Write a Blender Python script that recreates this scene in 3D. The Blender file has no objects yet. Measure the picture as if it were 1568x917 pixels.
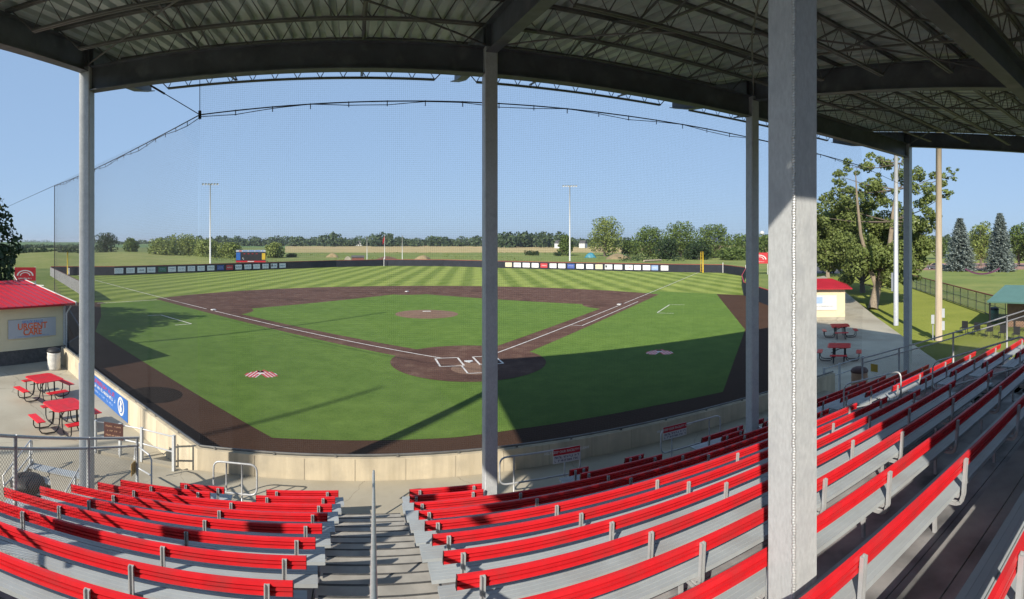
import bpy, bmesh, math, random
from mathutils import Vector, Matrix
random.seed(7)
R = math.radians
sc = bpy.context.scene
col = sc.collection

# ------------------------------------------------------------------ camera, sky, sun, exposure
F, HY, CAMH = 796.0, 369.85, 6.316          # panorama: pixels per radian, horizon row, eye height over the field
PHI, PHL = -0.30, -0.385                    # heading of the grandstand; its left block is turned a little more
cd = bpy.data.cameras.new('camera')
cam = bpy.data.objects.new('camera', cd); col.objects.link(cam)
cd.type = 'PANO'; cd.panorama_type = 'CENTRAL_CYLINDRICAL'
cd.central_cylindrical_range_u_min = -784 / F
cd.central_cylindrical_range_u_max = 784 / F
cd.central_cylindrical_range_v_min = -(917 - HY) / F
cd.central_cylindrical_range_v_max = HY / F
cd.central_cylindrical_radius = 1.0
cd.clip_start = 0.05; cd.clip_end = 20000
cam.location = (0, 0, CAMH); cam.rotation_euler = (R(90), 0, 0)
sc.camera = cam
SUN_AZ, SUN_EL = R(26.5), R(31)             # the shadows run to this heading
wd = bpy.data.worlds.new('World'); sc.world = wd; wd.use_nodes = True
nt = wd.node_tree
sky = nt.nodes.new('ShaderNodeTexSky'); sky.sky_type = 'NISHITA'; sky.sun_disc = False
sky.sun_elevation = SUN_EL; sky.sun_rotation = SUN_AZ + math.pi
sky.air_density = 1.0; sky.dust_density = 0.5; sky.ozone_density = 3.0; sky.altitude = 400
tint = nt.nodes.new('ShaderNodeMix'); tint.data_type = 'RGBA'; tint.blend_type = 'MULTIPLY'; tint.inputs[0].default_value = 1.0
tint.inputs[7].default_value = (1.64, 2.25, 3.11, 1)
gam = nt.nodes.new('ShaderNodeGamma'); gam.inputs[1].default_value = 0.2      # evens the sky out, as the phone did
nt.links.new(sky.outputs[0], gam.inputs[0]); nt.links.new(gam.outputs[0], tint.inputs[6]); nt.links.new(tint.outputs[2], nt.nodes['Background'].inputs[0])
nt.nodes['Background'].inputs[1].default_value = 0.135
sl = bpy.data.lights.new('sun', 'SUN'); sl.energy = 4.8; sl.angle = R(0.5); sl.color = (1.0, 0.92, 0.79)
so = bpy.data.objects.new('sun', sl); col.objects.link(so); so.location = (-30, -60, 60)
so.rotation_euler = Vector((math.sin(SUN_AZ) * math.cos(SUN_EL), math.cos(SUN_AZ) * math.cos(SUN_EL), -math.sin(SUN_EL))).to_track_quat('-Z', 'Y').to_euler()
sc.view_settings.view_transform = 'Standard'; sc.view_settings.look = 'None'
sc.view_settings.exposure = 0.45; sc.view_settings.gamma = 1.0
sc.cycles.max_bounces = 8; sc.cycles.diffuse_bounces = 6; sc.cycles.transparent_max_bounces = 8
sc.cycles.use_denoising = True

# ------------------------------------------------------------------ coordinates
def P(x, y, z=0.0):
    """a point of the photograph taken as lying at height z -> world"""
    th = (x - 784) / F; d = F * (CAMH - z) / (y - HY)
    return Vector((d * math.sin(th), d * math.cos(th), z))
def PD(x, d, z=0.0):
    th = (x - 784) / F
    return Vector((d * math.sin(th), d * math.cos(th), z))
def S(s, r, z=0.0, ph=PHI):
    return Vector((s * math.cos(ph) + r * math.sin(ph), -s * math.sin(ph) + r * math.cos(ph), z))
def SX(x, r, ph=PHI):
    return r * math.tan((x - 784) / F - ph)
FCX, FCY, FA = -22.6025, -14.8298, 0.49946
def FD(u, v, z=0.0):
    """ball-field axes: home plate 0,0; first base along u, third base along v"""
    du, dv = u - FCX, v - FCY
    return Vector((du * math.sin(FA) - dv * math.cos(FA), du * math.cos(FA) + dv * math.sin(FA), z))

# ------------------------------------------------------------------ materials
MATS = {}
def mat(name, c, rough=0.6, metal=0.0, var=0.12, scale=3.0, bump=0.0, bscale=40.0, c2=None, spec=None, detail=6.0, stretch=None, dirt=None, crack=None, streak=None):
    m = bpy.data.materials.new(name); m.use_nodes = True
    n = m.node_tree.nodes; l = m.node_tree.links; b = n['Principled BSDF']
    b.inputs['Roughness'].default_value = rough; b.inputs['Metallic'].default_value = metal
    if spec is not None: b.inputs['Specular IOR Level'].default_value = spec
    geo = n.new('ShaderNodeNewGeometry'); vec = geo.outputs['Position']
    if stretch:
        mp = n.new('ShaderNodeVectorMath'); mp.operation = 'MULTIPLY'; mp.inputs[1].default_value = stretch
        l.new(vec, mp.inputs[0]); vec = mp.outputs[0]
    nz = n.new('ShaderNodeTexNoise'); nz.inputs['Scale'].default_value = scale; nz.inputs['Detail'].default_value = detail
    nz.inputs['Roughness'].default_value = 0.62
    l.new(vec, nz.inputs['Vector'])
    mr = n.new('ShaderNodeMapRange'); mr.inputs[1].default_value = 0.3; mr.inputs[2].default_value = 0.7
    l.new(nz.outputs[0], mr.inputs[0])
    mx = n.new('ShaderNodeMix'); mx.data_type = 'RGBA'
    a = c2 if c2 else tuple(v * (1 - var) for v in c)
    bb = c if c2 else tuple(min(1, v * (1 + var)) for v in c)
    mx.inputs[6].default_value = (*a, 1); mx.inputs[7].default_value = (*bb, 1)
    l.new(mr.outputs[0], mx.inputs[0]); out = mx.outputs[2]
    if dirt:
        dcol, dscale, dlo, dhi = dirt
        n2 = n.new('ShaderNodeTexNoise'); n2.inputs['Scale'].default_value = dscale; n2.inputs['Detail'].default_value = 8
        l.new(geo.outputs['Position'], n2.inputs['Vector'])
        r2 = n.new('ShaderNodeMapRange'); r2.inputs[1].default_value = dlo; r2.inputs[2].default_value = dhi; l.new(n2.outputs[0], r2.inputs[0])
        m2 = n.new('ShaderNodeMix'); m2.data_type = 'RGBA'; m2.inputs[7].default_value = (*dcol, 1)
        l.new(r2.outputs[0], m2.inputs[0]); l.new(out, m2.inputs[6]); out = m2.outputs[2]
    if streak:                      # water stains running down
        sm = n.new('ShaderNodeVectorMath'); sm.operation = 'MULTIPLY'; sm.inputs[1].default_value = (2.2, 2.2, 0.12); l.new(geo.outputs['Position'], sm.inputs[0])
        n3 = n.new('ShaderNodeTexNoise'); n3.inputs['Scale'].default_value = 2.0; n3.inputs['Detail'].default_value = 7; l.new(sm.outputs[0], n3.inputs['Vector'])
        r3 = n.new('ShaderNodeMapRange'); r3.inputs[1].default_value = 0.52; r3.inputs[2].default_value = 0.78; r3.inputs[4].default_value = 0.75; l.new(n3.outputs[0], r3.inputs[0])
        m3 = n.new('ShaderNodeMix'); m3.data_type = 'RGBA'; m3.inputs[7].default_value = (*streak, 1); l.new(r3.outputs[0], m3.inputs[0]); l.new(out, m3.inputs[6]); out = m3.outputs[2]
    if crack:
        cc, csc, cw = crack
        nw = n.new('ShaderNodeTexNoise'); nw.inputs['Scale'].default_value = 1.3; nw.inputs['Detail'].default_value = 5; l.new(geo.outputs['Position'], nw.inputs['Vector'])
        va = n.new('ShaderNodeVectorMath'); va.operation = 'MULTIPLY_ADD'; va.inputs[1].default_value = (.9, .9, 0); l.new(nw.outputs['Color'], va.inputs[0]); l.new(geo.outputs['Position'], va.inputs[2])
        vo = n.new('ShaderNodeTexVoronoi'); vo.feature = 'DISTANCE_TO_EDGE'; vo.voronoi_dimensions = '2D'; vo.inputs['Scale'].default_value = csc; l.new(va.outputs[0], vo.inputs['Vector'])
        r4 = n.new('ShaderNodeMapRange'); r4.inputs[1].default_value = cw; r4.inputs[2].default_value = 0.0; r4.inputs[4].default_value = 0.55; l.new(vo.outputs['Distance'], r4.inputs[0])
        m4 = n.new('ShaderNodeMix'); m4.data_type = 'RGBA'; m4.inputs[7].default_value = (*cc, 1); l.new(r4.outputs[0], m4.inputs[0]); l.new(out, m4.inputs[6]); out = m4.outputs[2]
    l.new(out, b.inputs['Base Color'])
    if bump:
        nb = n.new('ShaderNodeTexNoise'); nb.inputs['Scale'].default_value = bscale; nb.inputs['Detail'].default_value = 4
        l.new(vec, nb.inputs['Vector'])
        bp = n.new('ShaderNodeBump'); bp.inputs['Strength'].default_value = bump; bp.inputs['Distance'].default_value = 0.02
        l.new(nb.outputs[0], bp.inputs['Height']); l.new(bp.outputs[0], b.inputs['Normal'])
    m['out'] = 0
    MATS[name] = m
    return m
M = {}
M['galv'] = mat('galvanised steel', (0.50, 0.52, 0.53), 0.5, 0.12, 0.12, 45, 0.05, 60, stretch=(1, 1, 0.4), dirt=((0.40, 0.42, 0.44), 5.0, 0.52, 0.8))
M['pipe'] = mat('galvanised pipe', (0.48, 0.49, 0.50), 0.42, 0.25, 0.12, 8)
M['beam'] = mat('weathered beam steel', (0.10, 0.11, 0.125), 0.5, 0.1, 0.3, 1.4, 0.0, dirt=((0.17, 0.175, 0.18), 3.0, 0.55, 0.8))
M['joist'] = mat('joist steel', (0.13, 0.13, 0.125), 0.5, 0.2, 0.3, 2.0)
M['deckroof'] = mat('roof sheet', (0.50, 0.56, 0.54), 0.45, 0.0, 0.12, 0.7, dirt=((0.35, 0.40, 0.385), 1.1, 0.45, 0.7))
M['red'] = mat('red aluminium', (0.66, 0.018, 0.026), 0.38, 0.0, 0.10, 5, dirt=((0.48, 0.035, 0.04), 3.0, 0.48, 0.72), streak=None)
M['redcap'] = mat('dark red end cap', (0.10, 0.012, 0.014), 0.5)
M['alu'] = mat('aluminium plank', (0.40, 0.435, 0.455), 0.5, 0.10, 0.08, 3, dirt=((0.33, 0.33, 0.33), 1.7, 0.5, 0.8))
M['tread'] = mat('footboard aluminium', (0.33, 0.33, 0.33), 0.6, 0.15, 0.2, 1.8, 0.03, 80, dirt=((0.075, 0.078, 0.082), 1.2, 0.45, 0.66))
M['riser'] = mat('riser board', (0.22, 0.22, 0.22), 0.6, 0.2, 0.25, 2)
M['step'] = mat('stair tread', (0.37, 0.355, 0.325), 0.75, 0.0, 0.15, 3, 0.05, 90, dirt=((0.27, 0.26, 0.24), 2.4, 0.45, 0.75))
M['nosing'] = mat('worn dark nosing', (0.07, 0.07, 0.07), 0.8, 0, 0.4, 12)
M['black'] = mat('black rubber', (0.018, 0.018, 0.02), 0.6)
M['dark'] = mat('dark gap', (0.01, 0.01, 0.011), 0.9)
M['conc'] = mat('wall concrete', (0.54, 0.47, 0.345), 0.85, 0, 0.14, 3.0, 0.12, 30, stretch=(1, 1, 0.12), dirt=((0.42, 0.37, 0.28), 1.8, 0.48, 0.75), streak=(0.36, 0.31, 0.22))
M['walk'] = mat('walk concrete', (0.385, 0.350, 0.275), 0.9, 0, 0.08, 0.8, 0.05, 40, dirt=((0.28, 0.25, 0.19), 0.7, 0.46, 0.75), crack=((0.15, 0.13, 0.10), 0.3, 0.005))
M['patio'] = mat('patio concrete', (0.385, 0.350, 0.270), 0.9, 0, 0.08, 0.5, 0.04, 40, dirt=((0.29, 0.255, 0.19), 0.45, 0.48, 0.75), crack=((0.15, 0.13, 0.10), 0.16, 0.006))
M['cream'] = mat('cream siding', (0.66, 0.58, 0.38), 0.7, 0, 0.04, 1)
M['block'] = mat('dark split block', (0.085, 0.082, 0.08), 0.9, 0, 0.35, 6, 0.5, 30)
M['redroof'] = mat('red metal roof', (0.42, 0.010, 0.022), 0.45, 0.1, 0.12, 1)
M['white'] = mat('white paint', (0.62, 0.62, 0.60), 0.5, 0, 0.04, 2)
M['line'] = mat('field line', (0.62, 0.58, 0.54), 0.9, 0, 0.2, 1.5)
M['signgrey'] = mat('grey sign board', (0.42, 0.44, 0.47), 0.5, 0, 0.04, 2)
M['orange'] = mat('orange letters', (0.72, 0.13, 0.04), 0.5)
M['blueink'] = mat('blue letters', (0.10, 0.24, 0.55), 0.5)
M['inkdark'] = mat('dark lettering', (0.03, 0.04, 0.10), 0.6)
M['banner'] = mat('blue banner', (0.03, 0.13, 0.42), 0.5, 0, 0.08, 2)
M['navy'] = mat('navy wind screen', (0.018, 0.022, 0.032), 0.8, 0, 0.25, 0.6)
M['yellow'] = mat('yellow paint', (0.62, 0.42, 0.03), 0.5)
M['redsign'] = mat('red sign face', (0.50, 0.02, 0.03), 0.5)
M['brown'] = mat('brown plaque', (0.07, 0.025, 0.02), 0.6, 0, 0.2, 9)
M['wood'] = mat('pole wood', (0.42, 0.34, 0.24), 0.85, 0, 0.2, 3, 0.15, 30, stretch=(4, 4, 0.3))
M['bark'] = mat('bark', (0.13, 0.105, 0.08), 0.95, 0, 0.35, 6, 0.6, 20, stretch=(3, 3, 0.6))
M['bark2'] = mat('pale bark', (0.26, 0.21, 0.15), 0.95, 0, 0.35, 4, 0.6, 14, stretch=(3, 3, 0.6))
M['bin'] = mat('bin barrel white', (0.62, 0.60, 0.55), 0.6, 0, 0.15, 6)
M['net'] = mat('net cord', (0.05, 0.05, 0.055), 0.7)
M['wire'] = mat('fence wire', (0.20, 0.20, 0.20), 0.45, 0.5, 0.1, 8)
M['dirtpile'] = mat('tan soil', (0.26, 0.20, 0.11), 0.95, 0, 0.25, 0.5, 0.3, 3)
M['tarp'] = mat('blue tarp', (0.03, 0.20, 0.27), 0.5)
M['tarpgreen'] = mat('green tarp', (0.04, 0.30, 0.14), 0.5)
M['brick'] = mat('red brick', (0.22, 0.09, 0.07), 0.9, 0, 0.2, 3)
M['teal'] = mat('green metal roof', (0.10, 0.20, 0.16), 0.5, 0.1, 0.1, 1)
M['tanwall'] = mat('tan block', (0.40, 0.24, 0.15), 0.85, 0, 0.15, 3)
M['glass'] = mat('dark glass', (0.02, 0.025, 0.03), 0.08)
M['carblue'] = mat('dark blue car paint', (0.02, 0.035, 0.09), 0.2, 0.3)
M['cargrey'] = mat('grey car paint', (0.18, 0.19, 0.21), 0.22, 0.4)
M['carpurple'] = mat('plum car paint', (0.10, 0.03, 0.07), 0.22, 0.3)
M['asphalt'] = mat('asphalt', (0.09, 0.085, 0.085), 0.9, 0, 0.15, 1, 0.1, 60)
M['pinkdirt'] = mat('reddish ball-field clay', (0.36, 0.21, 0.16), 0.95, 0, 0.15, 0.6)
M['bunting'] = mat('purple bunting', (0.10, 0.03, 0.07), 0.8)

def leafmat(name, a, b, c=None):
    m = bpy.data.materials.new(name); m.use_nodes = True
    n = m.node_tree.nodes; l = m.node_tree.links; p = n['Principled BSDF']
    geo = n.new('ShaderNodeNewGeometry')
    nz = n.new('ShaderNodeTexNoise'); nz.inputs['Scale'].default_value = 0.55; nz.inputs['Detail'].default_value = 3
    l.new(geo.outputs['Position'], nz.inputs['Vector'])
    ad = n.new('ShaderNodeMath'); ad.operation = 'MULTIPLY_ADD'; ad.inputs[1].default_value = 0.55; ad.inputs[2].default_value = -0.02
    l.new(geo.outputs['Random Per Island'], ad.inputs[0])
    a2 = n.new('ShaderNodeMath'); a2.operation = 'MULTIPLY_ADD'; a2.inputs[1].default_value = 0.5
    l.new(nz.outputs[0], a2.inputs[0]); l.new(ad.outputs[0], a2.inputs[2])
    rp = n.new('ShaderNodeValToRGB'); e = rp.color_ramp.elements
    e[0].color = (*a, 1); e[1].color = (*b, 1); e[0].position = 0.15; e[1].position = 0.75
    if c:
        x = e.new(0.9); x.color = (*c, 1)
    l.new(a2.outputs[0], rp.inputs[0]); l.new(rp.outputs[0], p.inputs['Base Color'])
    p.inputs['Roughness'].default_value = 0.6; p.inputs['Specular IOR Level'].default_value = 0.3
    tr = n.new('ShaderNodeBsdfTranslucent'); l.new(rp.outputs[0], tr.inputs[0])
    mx = n.new('ShaderNodeMixShader'); mx.inputs[0].default_value = 0.3
    l.new(p.outputs[0], mx.inputs[1]); l.new(tr.outputs[0], mx.inputs[2]); l.new(mx.outputs[0], n['Material Output'].inputs[0])
    return m
M['leaf'] = leafmat('leaves mid green', (0.05, 0.085, 0.022), (0.17, 0.235, 0.055))
M['leafpale'] = leafmat('leaves pale willow green', (0.10, 0.14, 0.035), (0.27, 0.32, 0.085))
M['leafcot'] = leafmat('cottonwood leaves', (0.085, 0.12, 0.032), (0.22, 0.27, 0.075), (0.38, 0.42, 0.26))
M['leafdark'] = leafmat('dark leaves', (0.018, 0.035, 0.014), (0.05, 0.085, 0.028))
M['spruce'] = leafmat('blue spruce needles', (0.13, 0.16, 0.14), (0.38, 0.44, 0.41))
M['leaffar'] = leafmat('distant leaves', (0.045, 0.075, 0.035), (0.10, 0.145, 0.06))

def groundmat(name, kind):
    m = bpy.data.materials.new(name); m.use_nodes = True
    n = m.node_tree.nodes; l = m.node_tree.links; b = n['Principled BSDF']; b.inputs['Roughness'].default_value = 0.9
    b.inputs['Specular IOR Level'].default_value = 0.08
    if 'Diffuse Roughness' in b.inputs: b.inputs['Diffuse Roughness'].default_value = 1.0
    geo = n.new('ShaderNodeNewGeometry'); pos = geo.outputs['Position']
    def noise(s, d=5, r=0.6):
        z = n.new('ShaderNodeTexNoise'); z.inputs['Scale'].default_value = s; z.inputs['Detail'].default_value = d
        z.inputs['Roughness'].default_value = r; l.new(pos, z.inputs['Vector']); return z.outputs[0]
    def ramp(v, lo, hi):
        q = n.new('ShaderNodeMapRange'); q.inputs[1].default_value = lo; q.inputs[2].default_value = hi; l.new(v, q.inputs[0]); return q.outputs[0]
    def mix(f, a, c):
        x = n.new('ShaderNodeMix'); x.data_type = 'RGBA'
        if isinstance(f, float): x.inputs[0].default_value = f
        else: l.new(f, x.inputs[0])
        for i, v in ((6, a), (7, c)):
            if isinstance(v, tuple): x.inputs[i].default_value = (*v, 1)
            else: l.new(v, x.inputs[i])
        return x.outputs[2]
    def stripes(az, period, phase=0.0, soft=0.25):
        d = n.new('ShaderNodeVectorMath'); d.operation = 'DOT_PRODUCT'; d.inputs[1].default_value = (math.cos(az) / period * 2 * math.pi, -math.sin(az) / period * 2 * math.pi, 0)
        l.new(pos, d.inputs[0])
        a = n.new('ShaderNodeMath'); a.operation = 'ADD'; a.inputs[1].default_value = phase; l.new(d.outputs['Value'], a.inputs[0])
        wob = n.new('ShaderNodeMath'); wob.operation = 'MULTIPLY_ADD'; wob.inputs[1].default_value = 1.1; l.new(noise(0.12, 2), wob.inputs[0]); l.new(a.outputs[0], wob.inputs[2])
        s = n.new('ShaderNodeMath'); s.operation = 'SINE'; l.new(wob.outputs[0], s.inputs[0])
        return ramp(s.outputs[0], -soft, soft)
    if kind == 'outfield':
        sa = stripes(R(-4), 3.5, 0.3, 0.7); sb = stripes(R(27), 3.9, 1.0, 0.6)
        base = mix(sa, (0.0825, 0.1190, 0.0197), (0.1749, 0.2142, 0.0508))
        base = mix(sb, mix(0.20, base, (0.0594, 0.0952, 0.0246)), mix(0.18, base, (0.1716, 0.2176, 0.0697)))
        c = mix(ramp(noise(0.7, 6), 0.45, 0.75), base, (0.1320, 0.1632, 0.0533))
    elif kind == 'turf':
        base = mix(ramp(noise(0.35, 6), 0.3, 0.7), (0.0617, 0.1082, 0.0209), (0.0878, 0.1410, 0.0285))
        fine = mix(ramp(noise(14, 3), 0.3, 0.7), (0.0316, 0.0671, 0.0123), (0.1193, 0.1791, 0.0427))
        base = mix(ramp(noise(3.0, 5), 0.35, 0.65), mix(0.35, base, (0.0421, 0.0877, 0.0190)), base)
        blot = mix(ramp(noise(0.9, 7, 0.7), 0.38, 0.66), (0.0495, 0.0940, 0.0171), (0.1035, 0.1683, 0.0380))
        c = mix(0.42, mix(0.5, base, fine), blot)
        st = stripes(R(-72), 9.0, 0.0, 1.0)
        c = mix(st, c, mix(0.14, c, (0.0351, 0.0762, 0.0190)))
    elif kind == 'dirt':
        base = mix(ramp(noise(0.5, 6), 0.3, 0.7), (0.0567, 0.0304, 0.0248), (0.0782, 0.0445, 0.0363))
        fine = mix(ramp(noise(22, 3), 0.3, 0.7), (0.0352, 0.0182, 0.0145), (0.1075, 0.0648, 0.0538))
        c = mix(0.45, base, fine)
        c = mix(ramp(noise(0.8, 8, .72), 0.48, 0.70), c, (0.115, 0.075, 0.058))
        c = mix(ramp(noise(0.28, 6, .6), 0.52, 0.72), c, (0.045, 0.026, 0.021))
    elif kind == 'track':  # kept darker than dirt: the light's falloff with view angle is put into colour
        base = mix(ramp(noise(0.5, 6), 0.3, 0.7), (0.0340, 0.0186, 0.0123), (0.0500, 0.0284, 0.0190))
        fine = mix(ramp(noise(22, 3), 0.3, 0.7), (0.0200, 0.0108, 0.0076), (0.0750, 0.0451, 0.0323))
        c = mix(0.5, base, fine)
    elif kind == 'dirtworn':
        base = mix(ramp(noise(0.9, 6), 0.3, 0.7), (0.085, 0.052, 0.040), (0.125, 0.080, 0.062))
        c = mix(ramp(noise(20, 3), 0.3, 0.75), base, (0.165, 0.115, 0.088))
    elif kind == 'lawn':
        base = mix(ramp(noise(0.25, 6), 0.3, 0.7), (0.0874, 0.1155, 0.0175), (0.1444, 0.1680, 0.0315))
        c = mix(ramp(noise(6, 4), 0.4, 0.8), base, (0.1824, 0.1820, 0.0490))
    elif kind == 'bank':
        base = mix(ramp(noise(0.05, 6), 0.35, 0.65), (0.1488, 0.1792, 0.0490), (0.2232, 0.2240, 0.0840))
        c = mix(ramp(noise(0.6, 6), 0.45, 0.8), base, (0.1240, 0.1536, 0.0490))
    elif kind == 'prairie':
        base = mix(ramp(noise(0.02, 6), 0.35, 0.65), (0.1040, 0.1392, 0.0413), (0.1560, 0.1682, 0.0605))
        c = mix(ramp(noise(0.12, 8, .7), 0.42, 0.62), base, (0.0884, 0.1218, 0.0385))
    elif kind == 'tan':
        base = mix(ramp(noise(0.01, 5), 0.35, 0.65), (0.3024, 0.2304, 0.1275), (0.2448, 0.2160, 0.1050))
        c = mix(ramp(noise(0.06, 6), 0.5, 0.8), base, (0.1296, 0.1440, 0.0525))
    elif kind == 'crop':
        base = mix(ramp(noise(0.008, 5), 0.4, 0.6), (0.0720, 0.1275, 0.0495), (0.1120, 0.1700, 0.0675))
        c = mix(ramp(noise(0.05, 6), 0.5, 0.8), base, (0.1520, 0.1870, 0.0810))
    l.new(c, b.inputs['Base Color'])
    nb = n.new('ShaderNodeTexNoise'); nb.inputs['Scale'].default_value = 30 if kind in ('turf', 'dirt') else 8; l.new(pos, nb.inputs['Vector'])
    bp = n.new('ShaderNodeBump'); bp.inputs['Strength'].default_value = 0.35; bp.inputs['Distance'].default_value = 0.03
    l.new(nb.outputs[0], bp.inputs['Height']); l.new(bp.outputs[0], b.inputs['Normal'])
    return m
for k in ('bank', 'track', 'outfield', 'turf', 'dirt', 'dirtworn', 'lawn', 'prairie', 'tan', 'crop'):
    M['g_' + k] = groundmat('ground ' + k, k)

# ------------------------------------------------------------------ helpers
ORG = {}
def tag(o, label=None, cat=None, group=None, kind=None):
    if label: o['label'] = label
    if cat: o['category'] = cat
    if group: o['group'] = group
    if kind: o['kind'] = kind
    return o
def thing(name, label, cat, loc=(0, 0, 0), rz=0.0, group=None):
    o = bpy.data.objects.new(name, None); col.objects.link(o)
    o.location = loc; o.rotation_euler = (0, 0, rz); o.empty_display_size = 0.3
    ORG[o.name] = Vector(loc)
    return tag(o, label, cat, group)
class MB:
    def __init__(s): s.v = []; s.f = []
    def quad(s, a, b, c, d):
        n = len(s.v); s.v += [tuple(a), tuple(b), tuple(c), tuple(d)]; s.f.append((n, n + 1, n + 2, n + 3))
    def poly(s, pts):
        n = len(s.v); s.v += [tuple(p) for p in pts]; s.f.append(tuple(range(n, n + len(pts))))
    def hexa(s, p):
        n = len(s.v); s.v += [tuple(q) for q in p]
        for f in ((0, 3, 2, 1), (4, 5, 6, 7), (0, 1, 5, 4), (1, 2, 6, 5), (2, 3, 7, 6), (3, 0, 4, 7)): s.f.append(tuple(n + i for i in f))
    def box(s, x0, x1, y0, y1, z0, z1, fr=None):
        p = [(x0, y0, z0), (x1, y0, z0), (x1, y1, z0), (x0, y1, z0), (x0, y0, z1), (x1, y0, z1), (x1, y1, z1), (x0, y1, z1)]
        if fr: p = [fr(*q) for q in p]
        s.hexa(p)
    def prism(s, pts, z0, z1):
        n = len(s.v); k = len(pts)
        s.v += [(p[0], p[1], z0) for p in pts] + [(p[0], p[1], z1) for p in pts]
        s.f.append(tuple(range(n + k - 1, n - 1, -1))); s.f.append(tuple(range(n + k, n + 2 * k)))
        for i in range(k): j = (i + 1) % k; s.f.append((n + i, n + j, n + k + j, n + k + i))
    def bar(s, a, b, w, h=None, up=(0, 0, 1)):
        """rectangular bar from a to b, w wide, h high"""
        a, b = Vector(a), Vector(b); h = h or w; d = (b - a).normalized(); u = Vector(up)
        if abs(d.dot(u)) > 0.98: u = Vector((0, 1, 0))
        x = d.cross(u).normalized(); y = x.cross(d).normalized()
        q = [a - x * w / 2 - y * h / 2, a + x * w / 2 - y * h / 2, a + x * w / 2 + y * h / 2, a - x * w / 2 + y * h / 2]
        s.hexa(q + [p + (b - a) for p in q])
    def tube(s, pts, r, k=8, cap=True, closed=False):
        pts = [Vector(p) for p in pts]; n0 = len(s.v); m = len(pts)
        rr = r if isinstance(r, (list, tuple)) else [r] * m
        px = None
        for i, p in enumerate(pts):
            if closed: d = (pts[(i + 1) % m] - pts[i - 1])
            else: d = (pts[min(i + 1, m - 1)] - pts[max(i - 1, 0)])
            d.normalize()
            if px is None:
                u = Vector((0, 0, 1)) if abs(d.z) < 0.9 else Vector((1, 0, 0)); x = d.cross(u).normalized()
            else:
                x = (px - d * px.dot(d)).normalized()
            px = x; y = d.cross(x)
            for j in range(k):
                a = 2 * math.pi * j / k; s.v.append(tuple(p + (x * math.cos(a) + y * math.sin(a)) * rr[i]))
        for i in range(m if closed else m - 1):
            i2 = (i + 1) % m
            for j in range(k):
                j2 = (j + 1) % k; s.f.append((n0 + i * k + j, n0 + i * k + j2, n0 + i2 * k + j2, n0 + i2 * k + j))
        if cap and not closed:
            s.f.append(tuple(n0 + j for j in range(k))); s.f.append(tuple(n0 + (m - 1) * k + j for j in range(k - 1, -1, -1)))
    def build(s, name, m, parent=None, smooth=False, local=False):
        me = bpy.data.meshes.new(name)
        off = Vector((0, 0, 0))
        o = bpy.data.objects.new(name, me)
        if parent is not None and not local: off = ORG.get(parent.name, off)
        me.from_pydata([(x - off.x, y - off.y, z - off.z) for x, y, z in s.v], [], s.f)
        me.materials.append(M[m] if isinstance(m, str) else m)
        if smooth: me.polygons.foreach_set('use_smooth', [True] * len(me.polygons))
        me.update(); col.objects.link(o)
        if parent is not None: o.parent = parent
        ORG[o.name] = off
        return o
def recalc(o):
    b = bmesh.new(); b.from_mesh(o.data); bmesh.ops.recalc_face_normals(b, faces=b.faces); b.to_mesh(o.data); b.free(); return o
def sheet(name, pts, z, m, kind='structure', parent=None):
    mb = MB(); mb.poly([(p[0], p[1], z) for p in pts]); o = mb.build(name, m, parent)
    if o.data.polygons[0].normal.z < 0: o.data.flip_normals()
    if parent is None: tag(o, kind=kind)
    return o
def slab(name, pts, z0, z1, m):
    mb = MB(); mb.prism([(p[0], p[1]) for p in pts], z0, z1); o = mb.build(name, m); recalc(o); return tag(o, kind='structure')
def rounded(a, b, c, d, r=0.12, k=5):
    """closed round-cornered loop through four corners"""
    P4 = [Vector(a), Vector(b), Vector(c), Vector(d)]; out = []
    for i in range(4):
        p, q, n = P4[i - 1], P4[i], P4[(i + 1) % 4]
        u = (p - q).normalized() * r; w = (n - q).normalized() * r
        for t in range(k + 1):
            t = t / k; out.append((q + u) * (1 - t) ** 2 + q * 2 * t * (1 - t) + (q + w) * t * t)
    return out
def text(txt, size, m, parent, origin, xdir, ydir, off=0.004, name='lettering', bold=0.0):
    cu = bpy.data.curves.new('t', 'FONT'); cu.body = txt; cu.size = size; cu.align_x = 'CENTER'; cu.align_y = 'CENTER'; cu.offset = bold
    cu.extrude = 0.002
    t = bpy.data.objects.new('t', cu); col.objects.link(t)
    bpy.context.view_layer.update()
    me = bpy.data.meshes.new_from_object(t.evaluated_get(bpy.context.evaluated_depsgraph_get()))
    bpy.data.objects.remove(t); me.name = name
    x = Vector(xdir).normalized(); y = Vector(ydir).normalized(); z = x.cross(y)
    o0 = Vector(origin) + z * off - ORG.get(parent.name, Vector((0, 0, 0)))
    for v in me.vertices: v.co = o0 + x * v.co.x + y * v.co.y + z * v.co.z
    me.materials.clear(); me.materials.append(M[m])
    o = bpy.data.objects.new(name, me); col.objects.link(o); o.parent = parent; ORG[o.name] = ORG.get(parent.name, Vector((0, 0, 0)))
    return o
def panel(mb, c, x, y, w, h, off, t=0.004):
    """thin board centred c, spanned by unit x, y, standing off along x cross y"""
    x = Vector(x).normalized(); y = Vector(y).normalized(); z = x.cross(y); c = Vector(c) + z * off
    q = [c - x * w / 2 - y * h / 2, c + x * w / 2 - y * h / 2, c + x * w / 2 + y * h / 2, c - x * w / 2 + y * h / 2]
    mb.hexa(q + [p + z * t for p in q])
def copy_tree(o, loc, rz, label, parent=None):
    c = o.copy(); col.objects.link(c)
    if parent is None:
        c.location = loc; c.rotation_euler = (0, 0, rz); c['label'] = label
    else: c.parent = parent
    for ch in o.children: copy_tree(ch, None, None, None, c)
    return c
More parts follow.
